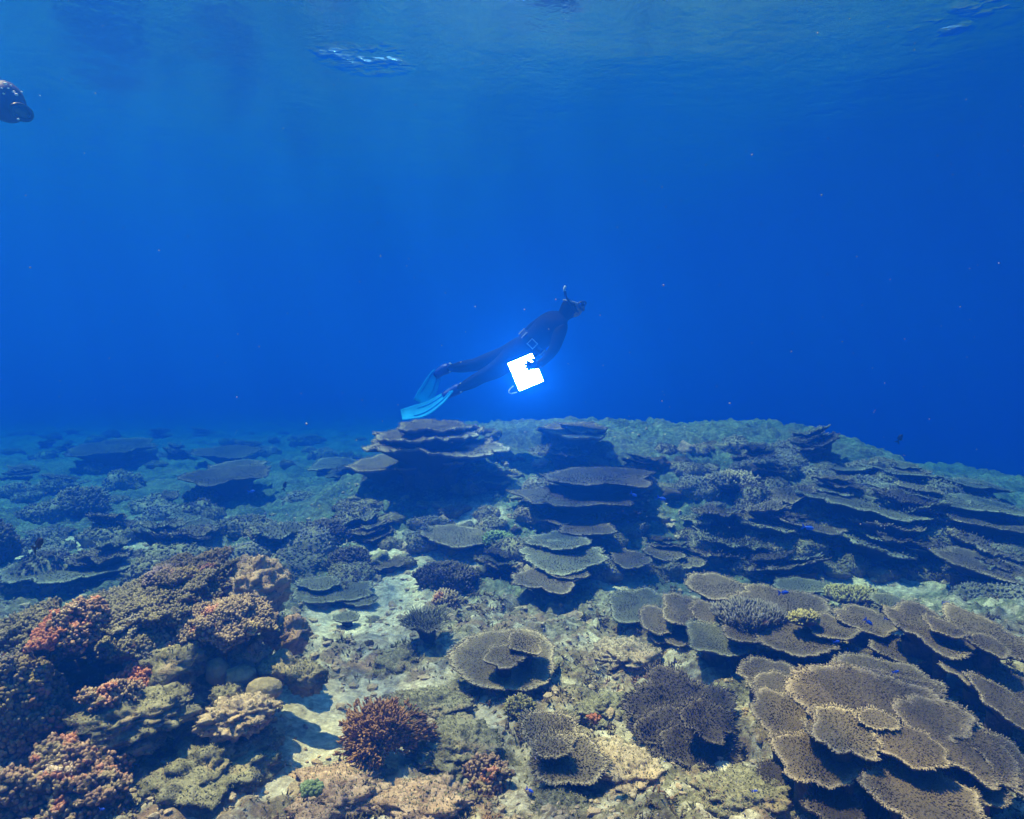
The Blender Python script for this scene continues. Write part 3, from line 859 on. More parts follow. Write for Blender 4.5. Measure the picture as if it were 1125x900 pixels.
# ------------------------------------------------------------------ centre foreground
rock("reef_rock", "smooth tan slab beside the dark bushy table coral", 694, 850, 110, 100, "rock_pale", lift=0.0, low=True, sub=5, turf=2200)
rock("reef_rock", "knobbly green rock with an orange patch above the tan slab", 660, 780, 62, 46, "rock_turf", lift=0.0, low=True, sub=5, turf=1008)
lump_coral("crust", "tiny orange sponge patch on the knobbly green rock", 652, 790, 15, 10, "red", depth=2.97, ry=0.02, count=70, nl=0.012, nr=0.006, zmin=-0.8, cat="red crust", amp=0.6, fine=0.25, ridg=0.3)
lump_coral("branching_coral", "small tan cauliflower coral above the fan shaped table", 571, 780, 30, 26, "yellow", lift=0.05, count=300, nl=0.03, nr=0.007, zmin=-0.5, body="rock_turf")
rock("reef_rock", "dark lumpy rock in front of the fan shaped table", 612, 884, 66, 48, "rock_turf", lift=0.0, low=True, turf=1232, sub=5)
rock("reef_rock", "pink and white crusted slab beside the small green alga", 372, 872, 130, 56, "rock_pink", lift=0.0, low=True, sub=5, turf=2200)
rock("reef_rock", "turf covered hump right of the red brown bush", 500, 820, 110, 70, "rock_turf", lift=0.0, low=True, sub=5, turf=3360)
rock("reef_rock", "pale pitted rock at the bottom edge below the bush", 470, 885, 120, 50, "rock_pink", lift=0.0, low=True, sub=5, turf=2200)
rock("reef_rock", "turf hump behind the red brown bush", 470, 778, 110, 40, "rock_turf", lift=0.0, low=True, sub=5, turf=2911)
rock("reef_rock", "pale knobbly rock left of the plates with pale rims", 690, 722, 80, 44, "rock_pale", lift=0.0, low=True, sub=5, turf=2200)
rock("reef_rock", "mottled rock at the bottom edge before the huge table coral", 820, 876, 120, 56, "rock_turf", lift=0.0, low=True, sub=5, turf=2464)
rock("reef_rock", "lone turf lump between the oval table and the sand", 438, 728, 60, 34, "rock_turf", lift=0.0, low=True, turf=1120)
lump_coral("crust", "dark maroon knobbly clump left of the fan shaped table", 534, 855, 50, 40, "redpink", lift=0.04, count=420, nl=0.026, nr=0.008, zmin=-0.4, cat="red crust", amp=0.6, fine=0.25, ridg=0.3)

def bush_alga(px, py, w, lift=0.0):
    P = ground_at(px, py, lift)
    s = 0.5 * w * P[1] / FPX
    root = empty("bushy_alga", P, "red brown bushy alga with dense forked branches on the turf", "alga")
    g = np.random.default_rng(5)
    P0, D0, L0, R0 = [], [], [], []
    for k in range(560):
        z = g.uniform(-0.15, 1.0); a = g.uniform(0, 2 * np.pi); q = math.sqrt(max(0, 1 - z * z))
        lob = 1 + 0.35 * math.sin(3 * a + 1.0) * q
        d = np.array([q * math.cos(a) * 1.1 * lob, q * math.sin(a) * 0.95 * lob, z * 0.95])
        r = s * g.uniform(0.45, 0.95)
        c = d * r
        for m in range(5):
            dd = unit(d + g.normal(0, 0.45, 3))
            P0.append(c + dd * 0.0 + g.normal(0, 0.006, 3)); D0.append(dd); L0.append(g.uniform(0.016, 0.034)); R0.append(g.uniform(0.0032, 0.0052))
        P0.append(c * 0.1); D0.append(c); L0.append(np.linalg.norm(c) * 1.02); R0.append(0.006)
    v, f, t = nubs(np.array(P0), np.array(D0), np.array(L0), np.array(R0), 5, bulge=1.3, bend=0.12)
    b = mesh_obj("branches", v, f, M["bush"], root, attrs={"tip": t})
    b["kind"] = "stuff"
    hv, hf = blob_geo(s * 0.35, s * 0.35, s * 0.3, 77, 3)
    mesh_obj("holdfast", hv, hf, M["rock_dark"], root, attrs={"tip": np.zeros(len(hv))})
bush_alga(417, 812, 92, 0.10)
lump_coral("green_alga", "tiny bright green alga tuft on the pink slab", 342, 868, 24, 10, "green", depth=2.64, ry=0.035, count=90, nl=0.02, nr=0.008, zmin=-0.3, cat="alga")
# ------------------------------------------------------------------ turf, rubble on the floor
def floor_points(n, rmin, rmax, amin, amax, g, keep):
    a = np.radians(g.uniform(amin, amax, n)); r = np.exp(g.uniform(math.log(rmin), math.log(rmax), n))
    x, y = r * np.sin(a), r * np.cos(a)
    s = sand_mask(x, y)
    k = keep(x, y, s, g)
    x, y, s = x[k], y[k], s[k]
    e = 0.03
    z = seabed_z(x, y)
    nx = -(seabed_z(x + e, y) - z) / e; ny = -(seabed_z(x, y + e) - z) / e
    nrm = unit(np.stack([nx, ny, np.ones_like(nx)], -1))
    return np.stack([x, y, z], -1), nrm
g5 = np.random.default_rng(15)
P, N = floor_points(36000, 2.0, 7.5, -42, 42, g5, lambda x, y, s, g: (s < 0.5) & (pnoise(x * 3.2, y * 3.2, 1.0, 88) + g.normal(0, .25, len(x)) > -0.05))
d = np.linalg.norm(P - CAM, axis=1)
D = N + rng.normal(0, 0.5, P.shape)
v, f, t = nubs(P - N * 0.003, D, 0.013 * rng.uniform(0.4, 1.6, len(P)) * (d / 3) ** .7, 0.0031 * rng.uniform(0.6, 1.7, len(P)) * (d / 3) ** .8, 3, bend=0.5)
tag(mesh_obj("algae_turf", v, f, M["turf"], None, attrs={"tip": t}), "short fuzzy algae turf over the near reef floor", None, None, "stuff")

def rubble():
    P, N = floor_points(8000, 2.1, 9.0, -42, 42, g5, lambda x, y, s, g: pnoise(x * 1.7, y * 1.7, 3.0, 98) + g.normal(0, .3, len(x)) > 0.0)
    iv, jf = ico(1)
    n = len(P)
    d = np.linalg.norm(P - CAM, axis=1)
    sz = 0.0075 * np.exp(g5.normal(0, 0.5, n)) * (d / 3) ** 0.8
    sc = sz[:, None] * g5.uniform(0.5, 1.6, (n, 3)) * np.array([1.2, 1.2, 0.8])
    an = g5.uniform(0, 6.28, n)
    w = iv[None] * (1 + 0.22 * g5.normal(size=(n, len(iv), 1))) * sc[:, None]
    c, s = np.cos(an)[:, None], np.sin(an)[:, None]
    w = np.stack([w[..., 0] * c - w[..., 1] * s, w[..., 0] * s + w[..., 1] * c, w[..., 2]], -1) + (P + N * 0.004)[:, None]
    f = (jf[None] + (np.arange(n) * len(iv))[:, None, None]).reshape(-1, 3)
    tag(mesh_obj("rubble", w.reshape(-1, 3), f, M["rock_pale"], None, smooth=False, attrs={"tip": np.zeros(n * len(iv))}), "pale broken coral rubble strewn on the reef floor", None, None, "stuff")
rubble()
g6 = np.random.default_rng(66)
P, N = floor_points(5200, 2.1, 6.5, -40, 40, g6, lambda x, y, s, g: (s < 0.35) & (pnoise(x * 2.1, y * 2.1, 7.0, 188) > 0.08))
base = np.repeat(P, 5, 0) + g6.normal(0, 0.008, (len(P) * 5, 3)) * np.array([1, 1, 0.2])
nn = np.repeat(N, 5, 0); dd = np.linalg.norm(base - CAM, axis=1)
v, f, t = nubs(base, nn + g6.normal(0, 0.6, base.shape), 0.024 * g6.uniform(0.5, 1.5, len(base)) * (dd / 3) ** .6, 0.0036 * g6.uniform(0.6, 1.4, len(base)) * (dd / 3) ** .6, 3, bulge=1.2, bend=0.4)
M["tuft"] = mat_coral("brown_algae_tufts", (0.10, 0.075, 0.035), (0.26, 0.20, 0.11), (0.055, 0.042, 0.02), scale=3, patch=[((0.24, 0.11, 0.07), 0.58), ((0.10, 0.12, 0.05), 0.58)])
tag(mesh_obj("algae_tufts", v, f, M["tuft"], None, attrs={"tip": t}), "brown and olive algae tufts in patches over the near floor", None, None, "stuff")

# ------------------------------------------------------------------ more corals on the slopes (copies of a few kinds)
def proto_plate(k):
    g = np.random.default_rng(900 + k)
    root = empty("plate_coral", (0, 0, 0), "x", "coral")
    n = [3, 2, 3, 1][k % 4]
    for j in range(n):
        r = 0.34 * (1 - 0.18 * j)
        c = np.array([g.normal(0, 0.08), g.normal(0, 0.08), 0.13 + 0.06 * j])
        plate_object(root, c, r, r * g.uniform(.7, .95), math.radians(4 + g.normal(0, 3)), math.radians(g.normal(0, 4)), 0, 900 + 10 * k + j,
                     M[["table", "table_grey", "table_dark", "table_pale"][(k + j) % 3]], spacing=0.034, nl=0.022, nr=0.0075, seg=3, lobes=4 + k % 3, lobe=0.3, wob=0.26, rough=0.03)
    sv, sf = stalk_geo(np.array([0, 0.03, 0.09]), np.array([0, 0.06, -0.1]), 0.2, 0.15, k)
    mesh_obj("stalk", sv, sf, M["rock_dark"], root, attrs={"tip": np.zeros(len(sv))})
    return root
def proto_lump(k):
    root = lump_coral("coral_clump", "x", 0, 0, 10, 10, ["table_dark", "finger_olive", "table_grey", "staghorn", "finger_olive", "table_pale"][k % 6], depth=4, count=1)
    for o in list(root.children): bpy.data.objects.remove(o)
    rock_n[0] += 1
    v, f = blob_geo(0.26, 0.24, 0.15, rock_n[0], 3, amp=0.4)
    mesh_obj("body", v, f, M["rock_turf"], root, attrs={"tip": np.zeros(len(v))})
    p, n = scatter_on(v, f, 420, lambda c, nn: np.clip((nn[:, 2] + 0.2) * 3, 0, 1))
    bv, bf, bt = nubs(p - n * 0.01, n + rng.normal(0, .4, p.shape), 0.032 * rng.uniform(.5, 1.4, 420), 0.012 * rng.uniform(.7, 1.3, 420), 4, bulge=1.1)
    b = mesh_obj("fingers", bv, bf, M[["table_dark", "finger_olive", "table_grey", "staghorn", "finger_olive", "table_pale"][k % 6]], root, attrs={"tip": bt * .6})
    b["kind"] = "stuff"
    return root
def proto_rock(k):
    rock_n[0] += 1
    v, f = blob_geo(0.2, 0.17, 0.12, rock_n[0], 3, amp=0.5, fine=0.25, ridg=0.25)
    return mesh_obj("reef_rock", v, f, M[["rock_turf", "rock_pale", "rock_dark", "rock_turf"][k % 4]], None, attrs={"tip": np.zeros(len(v))})

def dup(o):
    c = o.copy(); COL.objects.link(c)
    for ch in o.children:
        e = ch.copy(); COL.objects.link(e); e.parent = c
        for gc in ch.children:
            h = gc.copy(); COL.objects.link(h); h.parent = e
    return c

LANDMARKS = [(476, 492, "the ridge table coral"), (630, 474, "the domed ridge table"), (640, 540, "the broad dark table"), (613, 605, "the drooping stacked coral"), (546, 596, "the bright green coral"),
    (755, 616, "the bright rimmed plate"), (836, 570, "the tilted pale plate"), (802, 530, "the pale domed patch"), (1012, 538, "the upper long terrace"), (945, 556, "the middle dark shelf"), (1010, 600, "the lowest shelf"),
    (82, 624, "the broad dim plate"), (199, 584, "the dim lit-rimmed table"), (249, 526, "the far dim table"), (121, 494, "the farthest dark table"), (89, 556, "the dark round mound"), (365, 650, "the pale rimmed plates"),
    (385, 618, "the blue grey mound"), (555, 724, "the oval table coral"), (417, 812, "the red brown bush"), (620, 835, "the fan shaped table"), (694, 850, "the tan slab"), (660, 780, "the orange patched rock"), (690, 722, "the pale knobbly rock"), (470, 885, "the pitted rock"), (748, 785, "the purplish table"), (372, 872, "the pink slab"), (330, 745, "the sand gully"), (468, 685, "the bristly table")]
ORD = ["nearest", "second nearest", "third nearest", "fourth nearest", "fifth nearest", "sixth nearest", "seventh nearest", "eighth nearest", "ninth nearest", "tenth nearest", "eleventh nearest", "twelfth nearest"] + ["farther one"] * 60
def relabel(items):
    """(object, what it is, px, py): each label names a landmark, the side of it and the rank there"""
    bins = {}
    for o, what, px, py in items:
        d = [(((px - a) * 0.6) ** 2 + ((py - b) * 1.4) ** 2, a, b, nm) for a, b, nm in LANDMARKS]
        dd, a, b, nm = min(d)
        dx, dy = (px - a) * 0.6, (py - b) * 1.4
        side = ("right of" if dx > 0 else "left of") if abs(dx) > abs(dy) else ("in front of" if dy > 0 else "behind")
        bins.setdefault((what, nm, side), []).append((dd, o))
    for (what, nm, side), l in bins.items():
        l.sort(key=lambda q: q[0])
        for i, (dd, o) in enumerate(l):
            o["label"] = "%s, %s %s %s" % (what, ORD[i] if len(l) > 1 else "the one", side, nm)

def fill(protos, n, label, cat, group, region, smin, smax, seed, lift=0.0, mind=0.0):
    g = np.random.default_rng(seed)
    used = set(); done = 0
    spots = []; items = []
    while done < n:
        px, py = region(g)
        P = ground_at(px, py)
        if any((P[0] - q[0]) ** 2 + (P[1] - q[1]) ** 2 < mind ** 2 for q in spots): 
            mind *= 0.98
            continue
        spots.append(P)
        k = int(g.integers(len(protos)))
        o = protos[k] if k not in used else dup(protos[k])
        used.add(k)
        P[2] = float(seabed_z(np.array([P[0]]), np.array([P[1]]))[0])
        s = g.uniform(smin, smax)
        o.location = (P[0], P[1], P[2] + lift * s)
        o.rotation_euler = (math.radians(3 + g.normal(0, 3)), math.radians(g.normal(0, 4)), g.uniform(0, 6.28))
        o.scale = (s, s, s * g.uniform(0.8, 1.25))
        items.append((o, label[k] if isinstance(label, list) else label, px, py))
        tag(o, 'x', cat, group)
        done += 1
    relabel(items)
    for k, o in enumerate(protos):
        if k not in used:
            for ch in list(o.children_recursive): bpy.data.objects.remove(ch)
            bpy.data.objects.remove(o)

def reg_center(g):
    px = g.uniform(380, 1060); u = g.random()
    top = np.interp(px, [380, 480, 620, 850, 1125], [480, 462, 462, 470, 545])
    return px, top + 16 + (622 - top) * u
def reg_left(g):
    return g.uniform(0, 400), 478 + 170 * g.random() ** 1.3
def reg_right(g):
    px = g.uniform(820, 1125)
    top = np.interp(px, [820, 1125], [470, 548])
    return px, top + 12 + 115 * g.random()
fill([proto_plate(k) for k in range(4)], 24, ["three tiered dim plate coral", "two tiered dim plate coral", "three tiered lobed plate coral", "single dim plate coral"], "coral", "plate corals scattered over the centre slope", reg_center, 0.45, 1.0, 31, -0.05, 0.5)
fill([proto_plate(k + 4) for k in range(3)], 11, ["three tiered slope plate coral", "two tiered slope plate coral", "low three tiered plate coral"], "coral", "plate corals on the far right slope", reg_right, 0.6, 1.3, 32, -0.05, 0.5)
fill([proto_plate(k + 8) for k in range(3)], 22, ["faint three tiered plate coral", "faint two tiered plate coral", "faint broad plate coral"], "coral", "plate corals on the far left floor", reg_left, 0.6, 1.2, 33, -0.05, 0.7)
fill([proto_lump(k) for k in range(6)], 130, ["small dark coral clump", "small olive coral clump", "small grey coral clump", "small blue grey coral clump", "small knobbly olive clump", "small pale coral clump"], "coral", "coral clumps over the centre slope", reg_center, 0.3, 0.9, 34, 0.0, 0.3)
fill([proto_lump(k) for k in range(6)], 60, ["small dark slope clump", "small olive slope clump", "small grey slope clump", "small blue grey slope clump", "knobbly olive slope clump", "small pale slope clump"], "coral", "coral clumps on the far right slope", reg_right, 0.4, 1.0, 44, 0.0, 0.3)
fill([proto_lump(k) for k in range(5)], 70, ["faint dark coral clump", "faint olive coral clump", "faint grey coral clump", "faint blue grey clump", "faint knobbly clump"], "coral", "coral clumps on the far left floor", reg_left, 0.5, 1.3, 35, 0.0, 0.4)
fill([proto_rock(k) for k in range(4)], 90, ["turf grown slope rock", "pale slope rock", "dark slope rock", "rough turf slope rock"], "rock", "rocks among the slope corals", reg_center, 0.3, 0.8, 36, 0.0, 0.25)
def reg_near(g):
    return g.uniform(300, 900), g.uniform(655, 890)
fill([proto_rock(k) for k in range(4)], 24, ["half sunk turf rock", "half sunk pale rock", "half sunk dark rock", "half sunk rough turf rock"], "rock", "small rocks half sunk in the near floor", reg_near, 0.15, 0.42, 37, -0.02, 0.15)
# ------------------------------------------------------------------ people
def plain(name, color, rough=0.6, spec=0.3, nscale=30, var=0.25, **kw):
    t = NT(name)
    n = t.noise(nscale, 4, 0.6, t.coords())
    col = t.mix(n, tuple(c * (1 - var) for c in color), tuple(min(1, c * (1 + var)) for c in color))
    return t.bsdf(col, rough, t.bump(n, 0.25, 0.004), spec, **kw)
M["suit"] = plain("wetsuit_neoprene", (0.004, 0.005, 0.010), 0.9, 0.05)
M["suit2"] = plain("wetsuit_violet_grey", (0.03, 0.022, 0.07), 0.6, 0.3)
M["skin"] = plain("skin", (0.42, 0.24, 0.16), 0.5)
M["rubber"] = plain("black_rubber", (0.01, 0.01, 0.012), 0.4)
M["lens"] = plain("mask_glass", (0.03, 0.05, 0.06), 0.08, 0.6)
M["fin"] = plain("blue_fin_plastic", (0.008, 0.17, 0.80), 0.35, 0.4)
def fin_mat():
    t = NT("blue_fin_plastic")
    d = t.n("ShaderNodeBsdfDiffuse"); d.inputs["Color"].default_value = (0.03, 0.46, 1.0, 1)
    l = t.n("ShaderNodeBsdfTranslucent"); l.inputs["Color"].default_value = (0.04, 0.55, 1.0, 1)
    m = t.n("ShaderNodeMixShader"); m.inputs[0].default_value = 0.5
    t.l(d.outputs[0], m.inputs[1]); t.l(l.outputs[0], m.inputs[2]); t.l(m.outputs[0], t.out.inputs["Surface"])
    return t.m
M["fin"] = fin_mat()
M["fin_dark"] = plain("blue_foot_pocket", (0.006, 0.03, 0.30), 0.45, 0.3)
M["white"] = plain("white_plastic", (0.80, 0.80, 0.80), 0.4)
M["slate"] = plain("white_board_added_glow", (0.9, 0.9, 0.9), 0.4, **{"Emission Color": (1.0, 0.93, 0.85, 1), "Emission Strength": 22.0})  # emission added to a plain white board that gives no light itself
M["trim"] = plain("grey_metal_trim", (0.30, 0.31, 0.33), 0.4)
M["pencil"] = plain("grey_pencil_mark", (0.10, 0.10, 0.12), 0.6)

def skin_body(name, parent, joints, edges, mat, level=2):
    """one continuous body grown along a skeleton: joints {key: (x, y, z, radius)} relative to the parent"""
    keys = list(joints)
    me = bpy.data.meshes.new(name)
    me.from_pydata([joints[k][:3] for k in keys], [(keys.index(a), keys.index(b)) for a, b in edges], [])
    o = bpy.data.objects.new(name, me)
    COL.objects.link(o)
    md = o.modifiers.new("skin", "SKIN"); md.use_smooth_shade = True
    for i, k in enumerate(keys):
        sv = me.skin_vertices[0].data[i]
        r = joints[k][3]
        sv.radius = r if isinstance(r, tuple) else (r, r)
        sv.use_root = (i == 0)
    sb = o.modifiers.new("sub", "SUBSURF"); sb.levels = level; sb.render_levels = level
    dg = bpy.context.evaluated_depsgraph_get(); dg.update()
    m2 = bpy.data.meshes.new_from_object(o.evaluated_get(dg))
    o.modifiers.clear(); o.data = m2; m2.name = name
    for p in m2.polygons: p.use_smooth = True
    m2.materials.clear(); m2.materials.append(mat)
    o.parent = parent
    return o

def tube(pts, r, seg=8, closed=False):
    pts = np.asarray(pts, float); n = len(pts)
    r = np.broadcast_to(np.asarray(r, float), (n,))
    tng = unit(np.roll(pts, -1, 0) - np.roll(pts, 1, 0)) if closed else unit(np.gradient(pts, axis=0))
    ref = np.array([0.13, 0.3, 0.95])
    U = unit(np.cross(tng, ref)); V = np.cross(tng, U)
    a = np.arange(seg) / seg * 2 * np.pi
    v = pts[:, None] + r[:, None, None] * (np.cos(a)[None, :, None] * U[:, None] + np.sin(a)[None, :, None] * V[:, None])
    f = grid_faces(n, seg, True)
    fs = [f]
    if closed:
        j = np.arange(seg); j2 = (j + 1) % seg
        fs = [np.concatenate([f, np.stack([(n - 1) * seg + j, (n - 1) * seg + j2, j2, j], -1)])]
        return v.reshape(-1, 3), fs
    v = np.concatenate([v.reshape(-1, 3), pts[:1], pts[-1:]])
    j = np.arange(seg); j2 = (j + 1) % seg
    fs.append(np.concatenate([np.stack([j2, j, np.full(seg, n * seg)], -1), np.stack([(n - 1) * seg + j, (n - 1) * seg + j2, np.full(seg, n * seg + 1)], -1)]))
    return v, fs

def smooth_path(pts, n=16):
    pts = np.asarray(pts, float)
    t = np.linspace(0, len(pts) - 1, n); out = []
    P = np.concatenate([2 * pts[:1] - pts[1:2], pts, 2 * pts[-1:] - pts[-2:-1]])
    for x in t:
        i = min(int(x), len(pts) - 2); u = x - i
        a, b, c, d = P[i], P[i + 1], P[i + 2], P[i + 3]
        out.append(0.5 * (2 * b + (c - a) * u + (2 * a - 5 * b + 4 * c - d) * u * u + (3 * b - a - 3 * c + d) * u ** 3))
    return np.array(out)

def blade(path, width_dir, widths, thick):
    """a long bent blade with a thick edge along a path"""
    n = len(path); W = np.interp(np.linspace(0, 1, n), np.linspace(0, 1, len(widths)), widths)
    tng = unit(np.gradient(path, axis=0)); wd = unit(np.asarray(width_dir, float))
    nr = unit(np.cross(tng, wd)); wv = unit(np.cross(nr, tng))
    cols = [(-1, 0.6), (-0.93, 1.6), (-0.86, 0.5), (0, 0.4), (0.86, 0.5), (0.93, 1.6), (1, 0.6)]
    ring = [path + wv * (W * a / 2)[:, None] + nr * thick * b for a, b in cols] + [path + wv * (W * a / 2)[:, None] - nr * thick * b for a, b in reversed(cols)]
    v = np.stack(ring, 1); m = v.shape[1]
    f = grid_faces(n, m, True)
    caps = [np.arange(m)[::-1][None], ((n - 1) * m + np.arange(m))[None]]
    return v.reshape(-1, 3), [f] + caps

def oriented_box(c, ux, uy, uz, sx, sy, sz, bev=0.15):
    bm = bmesh.new(); bmesh.ops.create_cube(bm, size=1.0)
    bmesh.ops.scale(bm, vec=(sx, sy, sz), verts=bm.verts)
    bmesh.ops.bevel(bm, geom=bm.edges[:], offset=min(sx, sy, sz) * bev, segments=2, affect="EDGES")
    v = np.array([x.co[:] for x in bm.verts]); f = [[a.index for a in x.verts] for x in bm.faces]; bm.free()
    w = np.asarray(c) + v[:, :1] * ux + v[:, 1:2] * uy + v[:, 2:] * uz
    return w, f
def add_poly(name, v, faces, mat, parent):
    me = bpy.data.meshes.new(name); me.from_pydata([tuple(x) for x in v], [], [tuple(x) for x in faces]); me.update()
    me.materials.append(mat)
    o = bpy.data.objects.new(name, me); COL.objects.link(o); o.parent = parent
    return o

def ellipsoid(c, ux, uy, uz, a, b, d, sub=3, cut=None):
    v, f = ico(sub)
    if cut is not None:
        keep = np.array([cut(v[t].mean(0)) for t in f]); f = f[keep]
    return np.asarray(c) + v[:, :1] * ux * a + v[:, 1:2] * uy * b + v[:, 2:] * uz * d, f

def diver():
    PEL = at(572, 388, 8.1)
    root = empty("person", PEL, "snorkeller in a black wetsuit and blue fins swimming right above the ridge", "person")
    A = lambda px, py, d: at(px, py, d) - PEL
    J = {}
    def j(k, px, py, d, r): J[k] = (*A(px, py, d), r)
    j("pelvis", 572, 388, 8.10, (0.18, 0.145)); j("waist", 586, 377, 8.06, (0.18, 0.145)); j("ribs", 598, 365, 8.03, (0.22, 0.16)); j("chest", 608, 355, 8.01, (0.225, 0.16))
    j("neck", 618, 347, 7.99, 0.07); j("skull", 627, 338.5, 7.97, (0.14, 0.13)); j("crown", 632, 332, 7.96, (0.125, 0.12))
    j("sh_r", 616, 361, 7.87, 0.09); j("el_r", 609, 384, 7.78, 0.062); j("wr_r", 595, 399.5, 7.73, 0.044); j("palm_r", 586, 402, 7.69, (0.056, 0.034))
    j("sh_l", 603, 348, 8.16, 0.072); j("el_l", 583, 360, 8.28, 0.048); j("wr_l", 566, 379, 8.26, 0.034); j("palm_l", 558, 385, 8.25, (0.042, 0.022))
    for s, base, fi in (("r", (587, 402), [(577.8, 396.5), (575.6, 400), (576, 404), (578.6, 407.6)]), ("l", (558, 385), [(550, 386), (549.5, 388), (550, 390), (552, 391.5)])):
        d0 = 7.70 if s == "r" else 8.25
        for i, (fx, fy) in enumerate(fi):
            ln = [0.95, 1.0, 0.97, 0.85][i]
            kx, ky = base[0] + (fx - base[0]) * 0.45, base[1] + (fy - base[1]) * 0.45
            mx, my = base[0] + (fx - base[0]) * 0.78, base[1] + (fy - base[1]) * 0.78
            j("k%d%s" % (i, s), kx, ky, d0 - 0.012, 0.019); j("m%d%s" % (i, s), mx, my, d0 - 0.016, 0.017)
            j("t%d%s" % (i, s), base[0] + (fx - base[0]) * ln, base[1] + (fy - base[1]) * ln, d0 + 0.004, 0.014)
        tx = [(588, 397, -0.01), (584, 394, 0.0)] if s == "r" else [(557, 389, 0), (555, 392, 0)]
        for i, (x, y, dd) in enumerate(tx): j("th%d%s" % (i, s), x, y, d0 + dd, 0.019 - 0.003 * i)
    j("hip_r", 560, 396, 8.03, 0.125); j("thigh_r", 546, 406, 8.12, 0.108); j("knee_r", 529, 414, 8.22, 0.08); j("calf_r", 517, 421, 8.30, 0.076); j("ank_r", 503, 428, 8.38, 0.042); j("toe_r", 489, 434, 8.40, (0.045, 0.03))
    j("hip_l", 558, 388, 8.20, 0.125); j("thigh_l", 542, 395, 8.28, 0.108); j("knee_l", 522, 401, 8.37, 0.08); j("calf_l", 508, 403, 8.44, 0.076); j("ank_l", 492, 405, 8.52, 0.042); j("toe_l", 481, 411, 8.54, (0.045, 0.03))
    E = [("pelvis", "waist"), ("waist", "ribs"), ("ribs", "chest"), ("chest", "neck"), ("neck", "skull"), ("skull", "crown")]
    for s in "rl":
        E += [("chest", "sh_" + s), ("sh_" + s, "el_" + s), ("el_" + s, "wr_" + s), ("wr_" + s, "palm_" + s), ("palm_" + s, "th0" + s), ("th0" + s, "th1" + s)]
        for i in range(4): E += [("palm_" + s, "k%d%s" % (i, s)), ("k%d%s" % (i, s), "m%d%s" % (i, s)), ("m%d%s" % (i, s), "t%d%s" % (i, s))]
        E += [("pelvis", "hip_" + s), ("hip_" + s, "thigh_" + s), ("thigh_" + s, "knee_" + s), ("knee_" + s, "calf_" + s), ("calf_" + s, "ank_" + s), ("ank_" + s, "toe_" + s)]
    skin_body("body", root, J, E, M["suit"])
    # the face looks right and a little down, towards the camera side
    hc = (np.array(J["skull"][:3]) + np.array(J["crown"][:3])) / 2
    fw = unit(np.array([0.84, -0.46, -0.28])); up = np.array([0.25, 0.0, 0.97]); up = unit(up - fw * fw.dot(up)); sd = np.cross(fw, up)
    fv, ff = ellipsoid(hc - up * 0.01 + fw * 0.018, fw, sd, up, 0.108, 0.085, 0.12, 3, lambda c: c[0] > 0.35 and c[2] < 0.2)
    d = fv - hc; q = (d @ fw, d @ sd, d @ up)
    nose = np.exp(-((q[1]) / 0.016) ** 2 - ((q[2] + 0.005) / 0.025) ** 2) * 0.022
    mouth = -np.exp(-((q[1]) / 0.028) ** 2 - ((q[2] + 0.05) / 0.008) ** 2) * 0.007
    chin = np.exp(-((q[1]) / 0.03) ** 2 - ((q[2] + 0.08) / 0.02) ** 2) * 0.01
    fv = fv + fw * (nose + mouth + chin)[:, None]
    mesh_obj("face", fv, ff, M["skin"], root)
    a = np.linspace(0, 2 * np.pi, 25)[:-1]
    rim = hc + fw * (0.128 - 0.03 * np.abs(np.cos(a)) ** 2)[:, None] + sd * (0.078 * np.cos(a))[:, None] + up * (0.02 + 0.045 * np.sin(a))[:, None]
    mv, mf = tube(rim, 0.011, 8, True)
    mk = mesh_obj("mask", mv, mf, M["rubber"], root)
    lv, lf = ellipsoid(hc + fw * 0.098 + up * 0.02, fw, sd, up, 0.028, 0.07, 0.038, 2)
    mesh_obj("lens", lv, lf, M["lens"], mk)
    st = hc + 0.0 * up + fw * (0.116 * np.cos(a))[:, None] + sd * (0.112 * np.sin(a))[:, None] + up * 0.02
    sv, sf = tube(st, 0.009, 6, True); mesh_obj("strap", sv, sf, M["trim"], mk)
    near = sd if sd[1] < 0 else -sd
    ear = hc + near * 0.125
    pth = smooth_path([hc + fw * 0.105 - up * 0.055, hc + fw * 0.07 + near * 0.09 - up * 0.05, ear + up * 0.03 - fw * 0.02, A(622, 326, 7.87), A(620.5, 320, 7.88)], 18)
    tv, tf = tube(pth, 0.013, 8); sn = mesh_obj("snorkel", tv, tf, M["rubber"], root)
    tv, tf = tube(smooth_path([A(620.5, 320, 7.88), A(620, 317.5, 7.88), A(621.5, 314.5, 7.88)], 8), 0.0145, 8); mesh_obj("snorkel_tip", tv, tf, M["white"], sn)
    # weight belt round the waist
    w0, w1 = np.array(J["waist"][:3]), np.array(J["ribs"][:3])
    ax = unit(w1 - w0); e1 = unit(np.cross(ax, [0, 1.0, 0])); e2 = np.cross(ax, e1)
    c = w0 + ax * 0.01
    a = np.linspace(0, 2 * np.pi, 33)[:-1]
    ring = lambda t, k: c + e1 * (k * 0.17 * np.cos(t))[..., None] + e2 * (k * 0.158 * np.sin(t))[..., None]
    b0, b1 = ring(a, 1.0), ring(a, 1.05)
    v = np.concatenate([b0 - ax * 0.026, b1 - ax * 0.026, b1 + ax * 0.026, b0 + ax * 0.026])
    n = 32; jj = np.arange(n); j2 = (jj + 1) % n
    f = np.concatenate([np.stack([k * n + jj, k * n + j2, ((k + 1) % 4) * n + j2, ((k + 1) % 4) * n + jj], -1) for k in range(4)])
    belt = mesh_obj("weight_belt", v, f, M["rubber"], root)
    cam_side = np.arctan2(-e2[1], -e1[1]) if True else 0
    base = math.atan2((-np.array([0, 1.0, 0])).dot(e2), (-np.array([0, 1.0, 0])).dot(e1))
